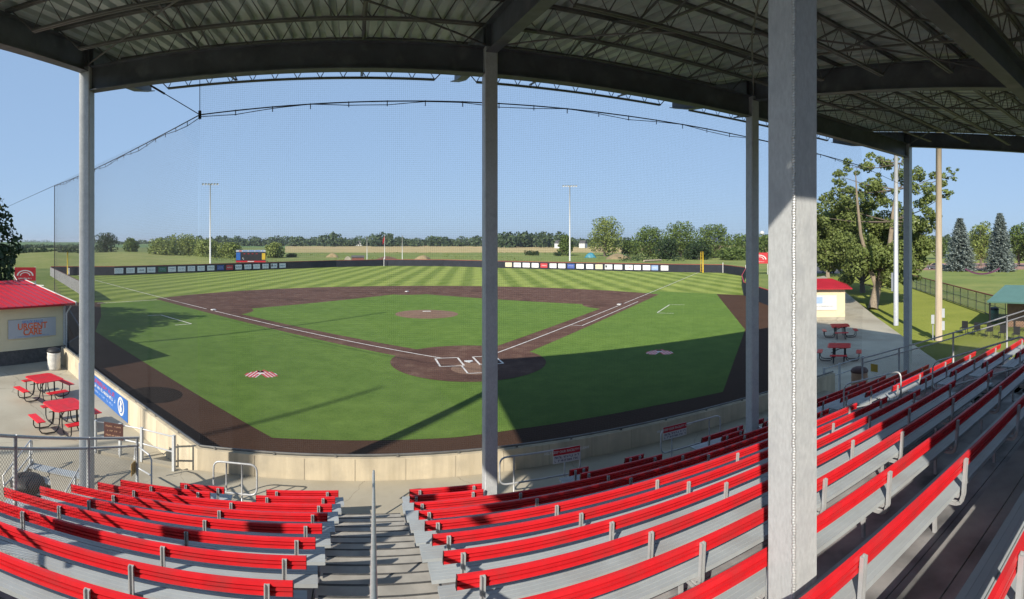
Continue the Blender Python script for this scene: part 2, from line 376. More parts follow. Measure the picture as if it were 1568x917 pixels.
ORD = ['zeroth', 'first', 'second', 'third', 'fourth', 'fifth', 'sixth', 'seventh', 'eighth', 'ninth', 'tenth', 'eleventh', 'twelfth',
       'thirteenth', 'fourteenth', 'fifteenth', 'sixteenth', 'seventeenth', 'eighteenth']

# ------------------------------------------------------------------ ground, far land
def ring(r0, r1, a0, a1, z, n=40):
    pts = [(r0 * math.sin(a0 + (a1 - a0) * i / n), r0 * math.cos(a0 + (a1 - a0) * i / n)) for i in range(n + 1)]
    pts += [(r1 * math.sin(a1 + (a0 - a1) * i / n), r1 * math.cos(a1 + (a0 - a1) * i / n)) for i in range(n + 1)]
    return pts
gb = MB(); NR = [0, 60, 140, 300, 700, 1500, 3000, 6000]; NA = 96
for i, r in enumerate(NR):
    for j in range(NA):
        a = 2 * math.pi * j / NA; gb.v.append((r * math.sin(a), r * math.cos(a), -0.05))
for i in range(len(NR) - 1):
    for j in range(NA):
        j2 = (j + 1) % NA; gb.f.append((i * NA + j, i * NA + j2, (i + 1) * NA + j2, (i + 1) * NA + j))
g = recalc(gb.build('ground', 'g_prairie')); tag(g, kind='structure')
sheet('stubble_field', ring(300, 900, R(-25), R(34), 0), -0.02, 'g_tan')
sheet('crop_field', ring(560, 2500, R(-75), R(-25), 0), -0.02, 'g_crop')
# low hills to the left
def hill(name, x0, x1, d0, d1, h, m, n=30):
    mb = MB(); k = 8
    for i in range(n + 1):
        for j in range(k + 1):
            x = x0 + (x1 - x0) * i / n; d = d0 + (d1 - d0) * j / k
            e = math.sin(math.pi * min(1, max(0, i / n))) ** 0.5 if True else 1
            z = h * (math.sin(math.pi * 0.5 * min(1, j / (k * 0.6)))) * e * (0.85 + 0.15 * math.sin(i * 0.9))
            p = PD(x, d, z - 0.3); mb.v.append(tuple(p))
    for i in range(n):
        for j in range(k):
            a = i * (k + 1) + j; mb.f.append((a, a + k + 1, a + k + 2, a + 1))
    o = recalc(mb.build(name, m)); me = o.data
    if sum(p.normal.z for p in me.polygons) < 0: me.flip_normals()
    me.polygons.foreach_set('use_smooth', [True] * len(me.polygons)); return tag(o, kind='structure')
hill('far_hill', -260, 620, 700, 1900, 6.2, 'g_crop')
hill('dry_bank', -200, 330, 118, 240, 2.3, 'g_bank')
hill('far_ridge', 500, 1500, 900, 2600, 6.5, 'g_crop')

# ------------------------------------------------------------------ ball field
FENCE = [P(78, 421.5), P(175, 421.5), P(260, 418.6), P(345, 415.4), P(437, 411.8), P(515, 408.8), P(590, 407.0), P(680, 407.4), P(770, 410.2), P(850, 412.4), P(940, 414.6), P(1024, 416.4), P(1107, 417.6), P(1142, 423.5)]
WALLC = S(SX(306, 12.55), 12.55)                        # corner of the backstop wall
WALLL = Vector((-19.6, 16.75, 0)); WALLR = S(19.0, 12.55)
NETL = Vector((-22.2, 18.35, 0))
grass_pts = FENCE + [P(1165, 445), P(1230, 470), WALLR, WALLC, WALLL, P(100, 462)]
sheet('outfield_grass', grass_pts, 0.0, 'g_outfield')
track = [P(60, 463), P(156, 462.6), P(300, 500), P(1020, 500), P(1092, 449.8), P(1140, 452), P(1260, 478), S(20.5, 13.5), S(19.0, 12.6), S(SX(306, 12.6), 12.6), WALLL]
sheet('warning_track', track, 0.004, 'g_track')
def arc(cx, cy, r, a0, a1, n=24): return [(cx + r * math.cos(a0 + (a1 - a0) * i / n), cy + r * math.sin(a0 + (a1 - a0) * i / n)) for i in range(n + 1)]
mc = 18.44 / 2 ** .5
def FDs(pts): return [FD(u, v) for u, v in pts]
turf = [P(154, 465), P(155, 484), P(146, 507.5), P(262, 580), P(400, 661), P(417, 670.5), P(490, 673.5), P(560, 674.5), P(640, 672.8), P(700, 669.5), P(800, 656), P(900, 640.5), P(1000, 621.5), P(1107, 600), P(1141, 505), P(1097, 450), P(1040, 447.5)]
# arc behind the skinned infield
cor1 = P(1008, 445.5); cor3 = P(245, 459.5)
turf += [P(1008, 446.0)] + FDs(arc(mc, mc, 28.5, R(-25), R(115), 30)) + [P(244, 460.0), P(200, 462.5)]
sheet('artificial_turf', turf, 0.008, 'g_turf')
w1 = 1.45; w3 = 1.05
a0 = math.asin((-w1 - mc) / 28.96); a1 = math.acos((-w3 - mc) / 28.96)
dirt = [(-w3, -w1)] + arc(mc, mc, 28.96, a0, a1, 48)
sheet('infield_dirt', FDs(dirt), 0.012, 'g_dirt')
BB = 27.43; g0, g1 = 1.0, 26.4; q = 3.96
def cut(cx, cy, a0, a1): return arc(cx, cy, q, a0, a1, 10)
aa = math.asin(g0 / q); ab = math.asin((BB - g1) / q)
ingr = cut(0, 0, math.pi / 2 - aa, aa) + cut(BB, 0, math.pi - aa, math.pi / 2 + ab) + cut(BB, BB, -math.pi / 2 - ab, -math.pi + ab) + cut(0, BB, -ab, -math.pi / 2 + aa)
sheet('infield_turf', FDs(ingr), 0.016, 'g_turf')
sheet('home_circle', FDs(arc(0.3, 0.3, 4.1, 0, 2 * math.pi, 48)[:-1]), 0.020, 'g_dirt')
sheet('worn_dirt_at_plate', FDs(arc(-0.9, -0.9, 1.2, 0, 2 * math.pi, 24)[:-1]), 0.024, 'g_dirtworn')
mb = MB(); n0 = 36
for rr, z in ((2.74, 0.018), (2.0, 0.12), (1.0, 0.23), (0.0, 0.25)):
    for j in range(n0):
        a = 2 * math.pi * j / n0; mb.v.append(tuple(FD(mc + rr * math.cos(a), mc + rr * math.sin(a), z)))
for i in range(3):
    for j in range(n0): j2 = (j + 1) % n0; mb.f.append((i * n0 + j, i * n0 + j2, (i + 1) * n0 + j2, (i + 1) * n0 + j))
mound = recalc(mb.build('pitchers_mound', 'g_dirtworn', smooth=True)); tag(mound, kind='structure')
LZ = 0.028
def fline(name, pairs, wd_=0.08, z=LZ, m='line'):
    mb = MB()
    for (u0, v0), (u1, v1) in pairs:
        d = Vector((u1 - u0, v1 - v0)); L = d.length; d /= L; nn = Vector((-d.y, d.x)) * wd_ / 2
        mb.quad(FD(u0 - nn.x, v0 - nn.y, z), FD(u0 + nn.x, v0 + nn.y, z), FD(u1 + nn.x, v1 + nn.y, z), FD(u1 - nn.x, v1 - nn.y, z))
    o = mb.build(name, m)
    for p in o.data.polygons:
        if p.normal.z < 0: o.data.flip_normals(); break
    return tag(o, kind='structure')
fline('foul_line_first', [((1.8, 0), (26.9, 0)), ((28.1, 0), (38, 0))], 0.10)
fline('foul_line_third', [((0, 1.8), (0, 26.6)), ((0, 28.2), (0, 38))], 0.10)
fline('foul_line_outfield', [((38, 0), (99, 0)), ((0, 38), (0, 92))], 0.10)
fline('running_lane', [((13.7, -0.95), (30.2, -0.95)), ((13.7, -0.92), (13.7, -0.06))], 0.09, 0.031)
sx = 1 / 2 ** .5
def BX(a, b):
    """a: along the plate-to-pitcher axis, b: to the first-base side"""
    return (a * sx + b * sx, a * sx - b * sx)
def rectlines(a0, a1, b0, b1, skip=()):
    c = [BX(a0, b0), BX(a1, b0), BX(a1, b1), BX(a0, b1)]
    return [(c[i], c[(i + 1) % 4]) for i in range(4) if i not in skip]
fline('batters_box_lines', rectlines(-0.6, 1.25, -0.42, -1.64) + rectlines(-0.6, 1.25, 0.42, 1.64), 0.10, 0.034)
fline('catchers_box_lines', rectlines(-2.2, -0.66, -0.55, 0.55, skip=(1,)), 0.09, 0.038)
mb = MB(); pl = [BX(0, 0), BX(0.216, 0.216), BX(0.432, 0.216), BX(0.432, -0.216), BX(0.216, -0.216)]
mb.prism([FD(*p) for p in pl], 0.026, 0.046)
hp = recalc(mb.build('home_plate', 'white')); tag(hp, 'white rubber home plate between the two chalked batter boxes', 'home plate')
mb = MB(); r0 = mc
mb.prism([FD(mc + a * sx - b * sx, mc + a * sx + b * sx) for a, b in ((-.08, -.35), (.08, -.35), (.08, .35), (-.08, .35))], 0.2, 0.275)
tag(recalc(mb.build('pitching_rubber', 'white')), 'white pitching rubber on top of the dirt mound', 'pitching rubber')
for nm, (u, v), lb in (('base', (27.2, .2), 'white square base at first base on the right'), ('base', (27.43, 27.43), 'white square base at second base in the middle distance'), ('base', (.2, 27.2), 'white square base at third base on the left')):
    mb = MB(); mb.prism([FD(u + a, v + b) for a, b in ((-.19, -.19), (.19, -.19), (.19, .19), (-.19, .19))], 0.014, 0.09)
    tag(recalc(mb.build(nm, 'white')), lb, 'base', 'bases of the infield')
def pxline(name, segs, w=0.10, z=0.014):
    mb = MB()
    for a, b in segs:
        a = P(*a, z); b = P(*b, z); d = (b - a).normalized(); nn = Vector((-d.y, d.x, 0)) * w / 2
        mb.quad(a - nn, b - nn, b + nn, a + nn)
    o = mb.build(name, 'line')
    if o.data.polygons[0].normal.z < 0: o.data.flip_normals()
    return tag(o, kind='structure')
pxline('coach_box_lines_third', [((247, 482.2), (293.3, 495.6)), ((268, 497.6), (293.3, 495.6)), ((226, 483.0), (248, 482.0))])
pxline('coach_box_lines_first', [((1006.5, 478.5), (1025.5, 466.3)), ((1025.5, 466.3), (1048.5, 466.6)), ((1006.5, 479), (1031.5, 479.6))], 0.10)
pxline('grass_edge_line', [((149, 464.2), (240, 458.8))], 0.12)
# round striped emblems on the turf
for nm, (ex, ey), lb in (('turf_emblem', (400, 573), 'round red and white striped emblem on the turf left of home plate'), ('turf_emblem', (1010, 539.5), 'round red and white striped emblem on the shaded turf right of home plate')):
    c = P(ex, ey); t = thing(nm, lb, 'turf emblem', c, 0, 'emblems painted on the foul turf')
    ra, rb = MB(), MB(); rnd = random.Random(3); c = c + Vector((0, 0, 0.013))
    vx = c.copy(); vx.z = 0; vx.normalize(); hx = Vector((vx.y, -vx.x, 0))
    def q_(u, v): return c + hx * u * .72 + vx * v * .85
    n = 16
    for k in range(n):                       # slanted stripes clipped to an uneven disc
        u = -1.02 + 2.04 * (k + .5) / n; ww = (.080, .040); hgt = .82 * math.sqrt(max(0.02, 1 - u * u)) * (1 + .12 * math.sin(k * 2.3)); sl = .42 * (1 if k < n / 2 else -1); w_ = ww[k % 2]
        lo = -hgt * (.95 if k % 3 else .8); hi = hgt * (.9 if k % 2 else 1.05)
        (rb if k % 2 else ra).quad(q_(u - w_ + sl * lo, lo), q_(u + w_ + sl * lo, lo), q_(u + w_ + sl * hi, hi), q_(u - w_ + sl * hi, hi))
    c = c + Vector((0, 0, .003))
    rb.poly([q_(.25 * math.cos(i * .7), .18 + .16 * math.sin(i * .7)) for i in range(9)])
    ra.build('red_stripes', 'redsign', t); wo = rb.build('white_stripes', 'line', t)
    for o in t.children:
        for p in o.data.polygons:
            if p.normal.z < 0: p.flip()
mb = MB(); c = P(237, 604, 0.008); mb.poly([c + Vector((1.15 * math.cos(a * math.pi / 14), 1.15 * math.sin(a * math.pi / 14), 0.004)) for a in range(28)])
tag(mb.build('on_deck_mat', mat('on deck mat', (0.020, 0.017, 0.016), 1.0, spec=0.0)), 'round dark on-deck mat lying on the brown track by the left wall', 'mat')

# ------------------------------------------------------------------ outfield fence, banners, poles
def wallstrip(mb, pts, z0, z1, t):
    for a, b in zip(pts[:-1], pts[1:]):
        d = (b - a).normalized(); nn = Vector((-d.y, d.x, 0)) * t / 2
        mb.hexa([Vector((q_.x, q_.y, z)) for z in (z0, z1) for q_ in (a - nn, b - nn, b + nn, a + nn)])
FH = 1.6
of = thing('outfield_fence', 'long black padded outfield fence with a thin red top rail', 'fence', FENCE[5])
mb = MB(); wallstrip(mb, FENCE, 0, FH, 0.12); recalc(mb.build('padding', 'navy', of))
mb = MB(); wallstrip(mb, FENCE, FH, FH + 0.11, 0.16); recalc(mb.build('top_rail', mat('fence rail cover', (.30, .075, .05), .7), of))
for i, p in enumerate((FENCE[12], FENCE[13], P(588, 407.2))):
    mb = MB(); q_ = p * 0.997; mb.tube([(q_.x, q_.y, 0), (q_.x, q_.y, FH + 0.5)], 0.09, 8); mb.build('fence_post', 'white', of)
def fencept(x):
    th = (x - 784) / F; dr = Vector((math.sin(th), math.cos(th)))
    for a, b in zip(FENCE[:-1], FENCE[1:]):
        a2, b2 = a.xy, b.xy; e = b2 - a2; den = dr.x * e.y - dr.y * e.x
        if abs(den) < 1e-9: continue
        t = (a2.x * e.y - a2.y * e.x) / den; u = (a2.x * dr.y - a2.y * dr.x) / den
        if -0.001 <= u <= 1.001 and t > 0: return Vector((dr.x * t, dr.y * t, 0)), (b - a).normalized()
    return None
LB = [(175, 188.5, 'w'), (193, 206, 'w'), (210, 222.5, 'w'), (225, 237.5, 'w'), (242, 254.5, 'g'), (257, 269, 'w'), (272, 283.7, 'w'), (287, 298.3, 'w'), (302, 313, 'w'), (317, 328, 'w'), (332, 342.5, 'b'), (346, 356.5, 'r'), (360, 370, 'w'), (374, 384.5, 'w'), (387.5, 397.7, 'w'), (401.5, 411, 'w'), (414.5, 424, 'n'), (427.5, 437, 't')]
RB = [(774, 784, 'y'), (787, 797.8, 'p'), (800.7, 811.5, 'w'), (814.5, 825, 'w'), (828, 838.5, 'r'), (842, 852.3, 'w'), (855.3, 866, 'w'), (869, 880, 'b'), (883, 894, 'p'), (898, 908.5, 'R'), (912, 923, 'y'), (926.5, 937.8, 'n'), (941, 953, 'w'), (957.5, 969, 'p'), (971, 981.5, 'w'), (984.5, 996, 'p'), (997.8, 1008, 'l'), (1012, 1023.5, 'R')]
M['ban_g'] = mat('green banner', (0.02, 0.16, 0.08), 0.6); M['ban_b'] = mat('blue fence banner', (0.05, 0.10, 0.36), 0.6); M['ban_r'] = mat('red fence banner', (0.55, 0.05, 0.06), 0.6)
M['ban_l'] = mat('light blue banner', (0.30, 0.42, 0.70), 0.6); M['ban_y'] = mat('pale yellow banner', (0.72, 0.66, 0.48), 0.6); M['gold'] = mat('gold ink', (0.55, 0.33, 0.08), 0.6)
M['banwhite'] = mat('banner white', (0.85, 0.85, 0.84), 0.6, 0, 0.04, 1)
CN = dict(w=('white', 'banwhite', 'inkdark'), g=('dark green', 'ban_g', 'ban_l'), b=('blue', 'ban_b', 'white'), r=('red', 'ban_r', 'white'), p=('white and pink lettered', 'banwhite', 'ban_r'), R=('white and red lettered', 'banwhite', 'redsign'), y=('cream', 'ban_y', 'gold'), n=('white and navy cornered', 'banwhite', 'navy'), t=('white and teal lettered', 'banwhite', 'tarp'), l=('light blue', 'ban_l', 'white'))
for side, L in (('left', LB), ('right', RB)):
    rnd = random.Random(11 if side == 'left' else 23)
    for k, (xa, xb, cc) in enumerate(L):
        pa, _ = fencept(xa); pb, _ = fencept(xb); d = (pb - pa); w = d.length; d.normalize(); c = (pa + pb) / 2
        up = Vector((0, 0, 1)); nn = d.cross(up)
        if nn.dot(c) > 0: d = -d; nn = -nn
        cw, bm_, im = CN[cc]
        side_ = ORD[k + 1] if k + 1 < 18 else 'eighteenth and last'
        t = thing('fence_banner', f'{cw} banner, {side_} from the left on the {side} outfield fence', 'banner', c + nn * 0.08, 0, f'sponsor banners on the {side} outfield fence')
        b = MB(); cz = c + Vector((0, 0, 0.83)); panel(b, cz, d, up, w, 1.02, 0.085, 0.02); recalc(b.build('cloth', bm_, t))
        b = MB(); rows = rnd.choice((1, 2, 2, 3)); hgt = 0.62 / rows
        if cc == 'n': panel(b, cz - d * w * 0.33 + up * 0.12, d, up, w * 0.22, 0.5, 0.106, 0.004)
        for ri in range(rows):
            zz = 0.27 - 0.54 * (ri + 0.5) / rows; x = -w * rnd.uniform(0.28, 0.4); xe = -x
            while x < xe:
                lw = rnd.uniform(0.04, 0.10); hh = hgt * rnd.uniform(0.3, 0.6) * (0.5 if ri else 1)
                panel(b, cz + d * (x + lw / 2) + up * zz, d, up, lw, hh * 0.8, 0.106, 0.004); x += lw + rnd.uniform(0.03, 0.09)
        recalc(b.build('lettering', im, t))
def pole(name, label, cat, p, h, r0, r1, m, group=None):
    t = thing(name, label, cat, p, 0, group); b = MB()
    b.tube([(p.x, p.y, p.z), (p.x, p.y, p.z + h / 2), (p.x, p.y, p.z + h)], [r0, (r0 + r1) / 2, r1], 12); b.build('pole', m, t, True); return t
# foul poles
c, _ = fencept(103.5); t = pole('foul_pole', 'tall thin yellow foul pole at the left end of the outfield fence', 'foul pole', c * 0.995, 4.4, .11, .11, 'yellow', 'foul poles')
b = MB(); q_ = c * 0.993
for i in range(5): panel(b, (q_.x + .35, q_.y, 0.35 + i * 0.24), (1, 0.6, 0), (0, 0, 1), 0.28, 0.17, 0, 0.01)
b.build('distance_numbers', 'white', t)
c, _ = fencept(1076.5); t = pole('foul_pole', 'yellow foul pole with a mesh wing at the right end of the outfield fence', 'foul pole', c * 0.995, 4.3, .13, .13, 'yellow', 'foul poles')
b = MB(); q_ = c * 0.994
for i in range(14): b.bar((q_.x - .05, q_.y, 0.3 + i * 0.3), (q_.x - .5, q_.y + .1, 0.3 + i * 0.3), 0.05)
b.bar((q_.x - .5, q_.y + .1, 0.2), (q_.x - .5, q_.y + .1, 4.2), 0.06); b.build('mesh_wing', 'yellow', t)
# field light towers
def light_tower(p, h, label, n=6):
    t = pole('light_pole', label, 'light pole', p, h, .24, .14, 'white', 'field light poles')
    b = MB(); vx = Vector((p.y, -p.x, 0)).normalized()
    for k, zz in enumerate((h - .1,)):
        a = p + Vector((0, 0, zz)); b.bar(a - vx * 2.3, a + vx * 2.3, 0.12, 0.12)
    b.build('crossarm', 'galv', t)
    for i in range(n):
        b = MB(); a = p + vx * (-2.1 + 4.2 * i / (n - 1)) + Vector((0, 0, h + 0.05)); dn = (Vector((0, 0, -0.5)) - p.normalized() * 0.9).normalized()
        b.tube([a + dn * .05, a + dn * .22, a + dn * .42], [.12, .2, .33], 10); b.build('floodlight', 'white', t, True)
    return t
light_tower(PD(322, 150), 23.0, 'tall light pole beyond the left field fence beside the scoreboard')
light_tower(PD(872.5, 170), 24.6, 'tall light pole beyond the right field fence')
# unseen light poles behind the grandstand, heads left off, added for their shadows
sd = Vector((math.sin(SUN_AZ), math.cos(SUN_AZ), 0))
for p_, h_, r_, lb in ((P(670, 641.5) - sd * 30, 22.3, .17, 'tall headless light pole out of view behind the grandstand, the one nearest to it'), (P(548, 604) - sd * 44, 27.3, .12, 'tall headless light pole out of view behind the grandstand, the middle one'), (P(426, 502) - sd * 42, 32.5, .13, 'tall headless light pole out of view behind the grandstand, farthest to the left')):
    pole('tall_pole', lb, 'utility pole', p_, h_, r_, r_ * .8, 'wood', 'headless light poles behind the grandstand')
# scoreboard
c = PD(384, 146, 0); d = Vector((c.y, -c.x, 0)).normalized(); up = Vector((0, 0, 1)); fn = d.cross(up)
if fn.dot(c) > 0: d = -d
sb = thing('scoreboard', 'electronic scoreboard with blue and yellow side panels behind the left field fence', 'scoreboard', c)
cz = c + up * 2.15; d = Vector((c.y, -c.x, 0)).normalized()
if d.cross(up).dot(c) > 0: d = -d
W = 8.4
def SBp(m, name, x, z, w, h, off=0.2, par=sb, t_=0.03):
    b = MB(); panel(b, cz + d * x + up * z, d, up, w, h, off, t_); return recalc(b.build(name, m, par))
b = MB(); panel(b, cz + up * 0.05, d, up, W, 3.5, -0.2, 0.39); recalc(b.build('cabinet', 'navy', sb))
hd = SBp('signgrey', 'header_panel', 0, 1.55, W - .1, .55)
for k, (wx, ww) in enumerate(((-2.9, .7), (-1.6, 1.3), (0.2, 1.6), (2.0, 1.5), (3.3, .4))): SBp('blueink' if k else 'redsign', 'header_mark', wx, 1.55, ww, .3, .235, hd, .01)
SBp('banner', 'blue_panel', -3.5, 0.05, 1.2, 2.1); SBp('yellow', 'yellow_panel', 3.6, 0.0, 0.95, 1.8)
SBp('black', 'display_panel', 0, .05, 5.5, 2.1)
for k in range(4):
    SBp('redsign', 'digit', -1.8 + k * 1.15, .75, .5, .14, .235); SBp('white', 'window_number', -2.25 + k * .2 if k < 2 else 9e-3, -.45 - .3 * (k % 2), .25, .16, .236) if k < 2 else None
SBp('redsign', 'footer_panel', 0, -1.4, W - .1, .42); SBp('white', 'footer_mark', 0, -1.4, 1.8, .18, .235)
for s_ in (-1, 1):
    b = MB(); q_ = c + d * 3 * s_; b.bar(q_, q_ + up * .5, .3); b.build('support_post', 'galv', sb)
# flag poles
for k, (fx, ty, lb) in enumerate(((562, 362, 'left flag pole of three beyond center field'), (589, 358, 'middle flag pole of three beyond center field, flying a red and white flag'), (616, 360, 'right flag pole of three beyond center field'))):
    p = PD(fx, 145); h = 6.316 + (HY - ty) * 145 / F
    t = pole('flag_pole', 'white ' + lb, 'flag pole', p, h, .10, .06, 'white', 'flag poles beyond center field')
    if k == 1:
        b = MB(); n = 6
        for i in range(n):
            x0, x1 = -.5 * i / n, -.5 * (i + 1) / n; y0, y1 = .08 * math.sin(i), .08 * math.sin(i + 1)
            b.quad((p.x + x0, p.y + y0, p.z + h - .3 - i * .25), (p.x + x1, p.y + y1, p.z + h - .3 - (i + 1) * .25), (p.x + x1, p.y + y1, p.z + h - 1.3 - (i + 1) * .3), (p.x + x0, p.y + y0, p.z + h - 1.3 - i * .3))
        b.build('flag', 'redsign', t)
# clutter beyond the fence
def mound_pile(x, d, w, h, m, label, name='soil_pile', cat='soil pile', seed=1):
    c = PD(x, d); rnd = random.Random(seed); b = MB(); n, k = 28, 8
    for i in range(k + 1):
        rr = w / 2 * (1 - i / k)
        for j in range(n):
            a = 2 * math.pi * j / n; wob = 1 + .18 * math.sin(3 * a + seed) + .1 * math.sin(7 * a + i) + rnd.uniform(-.05, .05)
            b.v.append((c.x + rr * wob * math.cos(a), c.y + rr * .7 * wob * math.sin(a), c.z + h * math.sin(math.pi / 2 * i / k) * (1 + rnd.uniform(-.05, .05)) - .05))
    for i in range(k):
        for j in range(n): j2 = (j + 1) % n; b.f.append((i * n + j, i * n + j2, (i + 1) * n + j2, (i + 1) * n + j))
    return tag(recalc(b.build(name, m, None, True)), label, cat)
mound_pile(592, 165, 9.0, 1.7, 'g_dirtworn', 'low reddish soil pile beyond the center field fence', seed=2)
mound_pile(648, 165, 6.5, 2.0, 'dirtpile', 'bright tan soil pile beyond the center field fence', seed=5)
mound_pile(945, 190, 9.5, 2.0, 'dirtpile', 'brown soil pile between the blue tarp and the green tarp', seed=8)
mound_pile(509, 210, 5, 1.7, 'dirtpile', 'small pale rubble pile on the bank left of the shed', seed=9)
mound_pile(904.5, 205, 4.6, 2.0, 'tarp', 'blue tarp draped over a heap beyond right field', 'tarp_heap', 'tarp', 4)
mound_pile(956, 200, 3.2, 1.3, 'tarpgreen', 'green tarp draped over a low heap beyond right field', 'tarp_heap', 'tarp', 6)
def shed(name, label, x, d, w, dp, h, rh, mw, mr, rot=0.0, cat='shed'):
    c = PD(x, d); t = thing(name, label, cat, c); a = (x - 784) / F + rot
    X = Vector((math.cos(a), -math.sin(a), 0)); Y = Vector((math.sin(a), math.cos(a), 0))
    fr = lambda u, v, z: c + X * u + Y * v + Vector((0, 0, z))
    b = MB(); b.box(-w / 2, w / 2, -dp / 2, dp / 2, 0, h, fr); recalc(b.build('wall', mw, t))
    b = MB(); e = .2
    b.hexa([fr(-w / 2 - e, -dp / 2 - e, h), fr(w / 2 + e, -dp / 2 - e, h), fr(w / 2 + e, dp / 2 + e, h), fr(-w / 2 - e, dp / 2 + e, h),
            fr(-w / 2 - e + .05, -.02, h + rh), fr(w / 2 + e - .05, -.02, h + rh), fr(w / 2 + e - .05, .02, h + rh), fr(-w / 2 - e + .05, .02, h + rh)])
    recalc(b.build('roof', mr, t)); return t, fr
t, fr = shed('storage_shed', 'low storage shed with a curved pale end beyond center field', 548, 155, 3.6, 2.4, 1.6, .6, 'brick', 'asphalt')
b = MB(); b.tube([fr(-3.0, -1.3, 0.9), fr(-2.98, 0.9, 0.9)], 1.0, 20); recalc(b.build('round_tank', 'patio', t))
shed('brick_dugout', 'small brick box with a pale lid behind the right field fence', 1025, 112, 2.1, 1.6, 1.15, .25, 'brick', 'walk')
for i, (x, d, w, lb) in enumerate(((553, 760, 14, 'white farmhouse at the edge of the woods left of center'), (712, 740, 16, 'pale farmhouse in front of the distant trees behind center field'), (395, 800, 12, 'tan farmhouse seen over the scoreboard'), (855, 500, 5, 'small white barn at the edge of the dry field'), (893, 520, 6, 'low white shed by the lone tree beyond right field'))):
    shed('farmhouse', lb, x, d, w, 9, 4.5, 3, 'white' if i != 2 else 'cream', 'asphalt', .3, 'farmhouse')
p = PD(1167, 1500); t = thing('water_tower', 'white round water tower on the horizon between the right columns', 'water tower', p)
b = MB(); b.tube([p, p + up * 24], 1.4, 10); b.build('stem', 'white', t)
b = MB(); b.tube([p + up * z for z in (24, 26, 29, 33, 36, 37.5)], [1.5, 5, 7, 7, 4.5, .4], 16); b.build('tank', 'white', t, True)
b = MB(); b.tube([PD(986, 160, .35), PD(1012, 168, .35)], .3, 10); tag(b.build('felled_log', 'wood'), 'long pale felled log lying behind the right field fence', 'log')

# ------------------------------------------------------------------ trees
def leaves(mb, clumps, n, size, rnd, droop=0.0):
    tot = sum((a * b * c) ** .7 for _, (a, b, c) in clumps)
    for ctr, (a, b_, c) in clumps:
        k = max(6, int(n * (a * b_ * c) ** .7 / tot))
        for _ in range(k):
            while True:
                p = Vector((rnd.uniform(-1, 1), rnd.uniform(-1, 1), rnd.uniform(-1, 1)))
                if p.length <= 1: break
            L = p.length; p = p * (0.55 + 0.45 * rnd.random() ** .5) / max(L, .25) * min(1, L + .35) if L > .1 else p
            q_ = ctr + Vector((p.x * a, p.y * b_, p.z * c))
            s_ = size * rnd.uniform(.6, 1.3); nrm = (p.normalized() + Vector((rnd.gauss(0, .8), rnd.gauss(0, .8), rnd.gauss(0, .7) + .3))).normalized()
            x = nrm.cross(Vector((rnd.gauss(0, 1), rnd.gauss(0, 1), rnd.gauss(0, 1)))).normalized(); y = nrm.cross(x)
            mb.quad(q_ - x * s_ * .5, q_ - y * s_ * .36, q_ + x * s_ * .5, q_ + y * s_ * .36)
def tree(name, label, p, h, w, n, size, leafm, barkm='bark', seed=1, group=None, trunk=None, bottom=.12, shape='round', lean=(0, 0), nc=14, cat='tree', tr=None, cl=(.16, .27)):
    rnd = random.Random(seed); t = thing(name, label, cat, p, 0, group)
    b = MB(); tr = tr or h * .022 + .05; th = h * (trunk or .55); ln = Vector((lean[0], lean[1], 0))
    pts = [p + ln * (k / 5) ** 1.3 + Vector((rnd.uniform(-.03, .03) * h * .3 * (k > 0), rnd.uniform(-.03, .03) * h * .3 * (k > 0), th * k / 5 - (.1 if k == 0 else 0))) for k in range(6)]
    b.tube(pts, [tr * (1.35, 1, .85, .7, .5, .3)[k] for k in range(6)], 8)
    clumps = []
    for k in range(nc):
        f = (k + .5) / nc; z = h * (bottom + (1 - bottom) * (f * .9 + .02)); u = (z / h - bottom) / (1 - bottom)
        env = math.sin(math.pi * min(1, u * .92 + .10)) ** .6 if shape == 'round' else (1 - u) ** .8 if shape == 'cone' else (.5 + .5 * math.sin(math.pi * (u * .8 + .1)))
        a = k * 2.399 + rnd.uniform(-.4, .4); rr = w / 2 * env * rnd.uniform(.45, .72)
        cs = w * rnd.uniform(*cl) * (.6 + .4 * env)
        c = p + ln * (u * 1.1) + Vector((rr * math.cos(a), rr * math.sin(a), min(z, h - cs * .7)))
        clumps.append((c, (cs, cs, cs * rnd.uniform(.65, .95))))
        i0 = min(4, int(5 * max(.25, u * .8))); st = pts[i0]
        b.tube([st, (st + c) / 2 + Vector((0, 0, -.02 * h)), c], [tr * .42 * (1.1 - u * .6), tr * .24, tr * .08], 5, cap=False)
    clumps.append((p + ln + Vector((0, 0, h * (bottom + .5 * (1 - bottom)))), (w * .26, w * .26, h * (1 - bottom) * .38)))
    b.build('trunk', barkm, t, True)
    lb = MB(); leaves(lb, clumps, n, size, rnd); lb.build('crown', leafm, t)
    return t
def at_tree(x, d, ty, **k): return PD(x, d), CAMH + (HY - ty) * d / F
G2 = 'trees beyond the left field fence'; G3 = 'trees beyond the right field fence'
for i, (x, d, ty, wpx, lm, lb) in enumerate((
        (162, 260, 356, 48, 'leafdark', 'round dark tree with a bare brownish top beyond left field'),
        (200, 250, 364, 26, 'leaf', 'slim pale green tree standing alone right of the first column'),
        (248, 215, 364, 52, 'leafpale', 'broad willow at the left end of the willow clump'),
        (285, 220, 359, 56, 'leafpale', 'tallest willow in the clump left of the light pole'),
        (318, 210, 366, 48, 'leafpale', 'willow behind the left light pole'),
        (352, 205, 371, 46, 'leafpale', 'low willow just left of the scoreboard'),
        (420, 205, 371, 38, 'leafpale', 'low rounded willow just right of the scoreboard'),
        (446, 215, 388, 20, 'leafdark', 'small dark shrub right of the scoreboard willows'))):
    p, h = at_tree(x, d, ty); w = wpx * d / F
    tree('tree' if i < 2 else 'willow_tree' if i < 7 else 'shrub', lb, p, h, w, 2600, .75 if i < 7 else .4, lm, seed=20 + i, group=G2, bottom=.02, nc=16, cat='tree' if i < 7 else 'shrub')
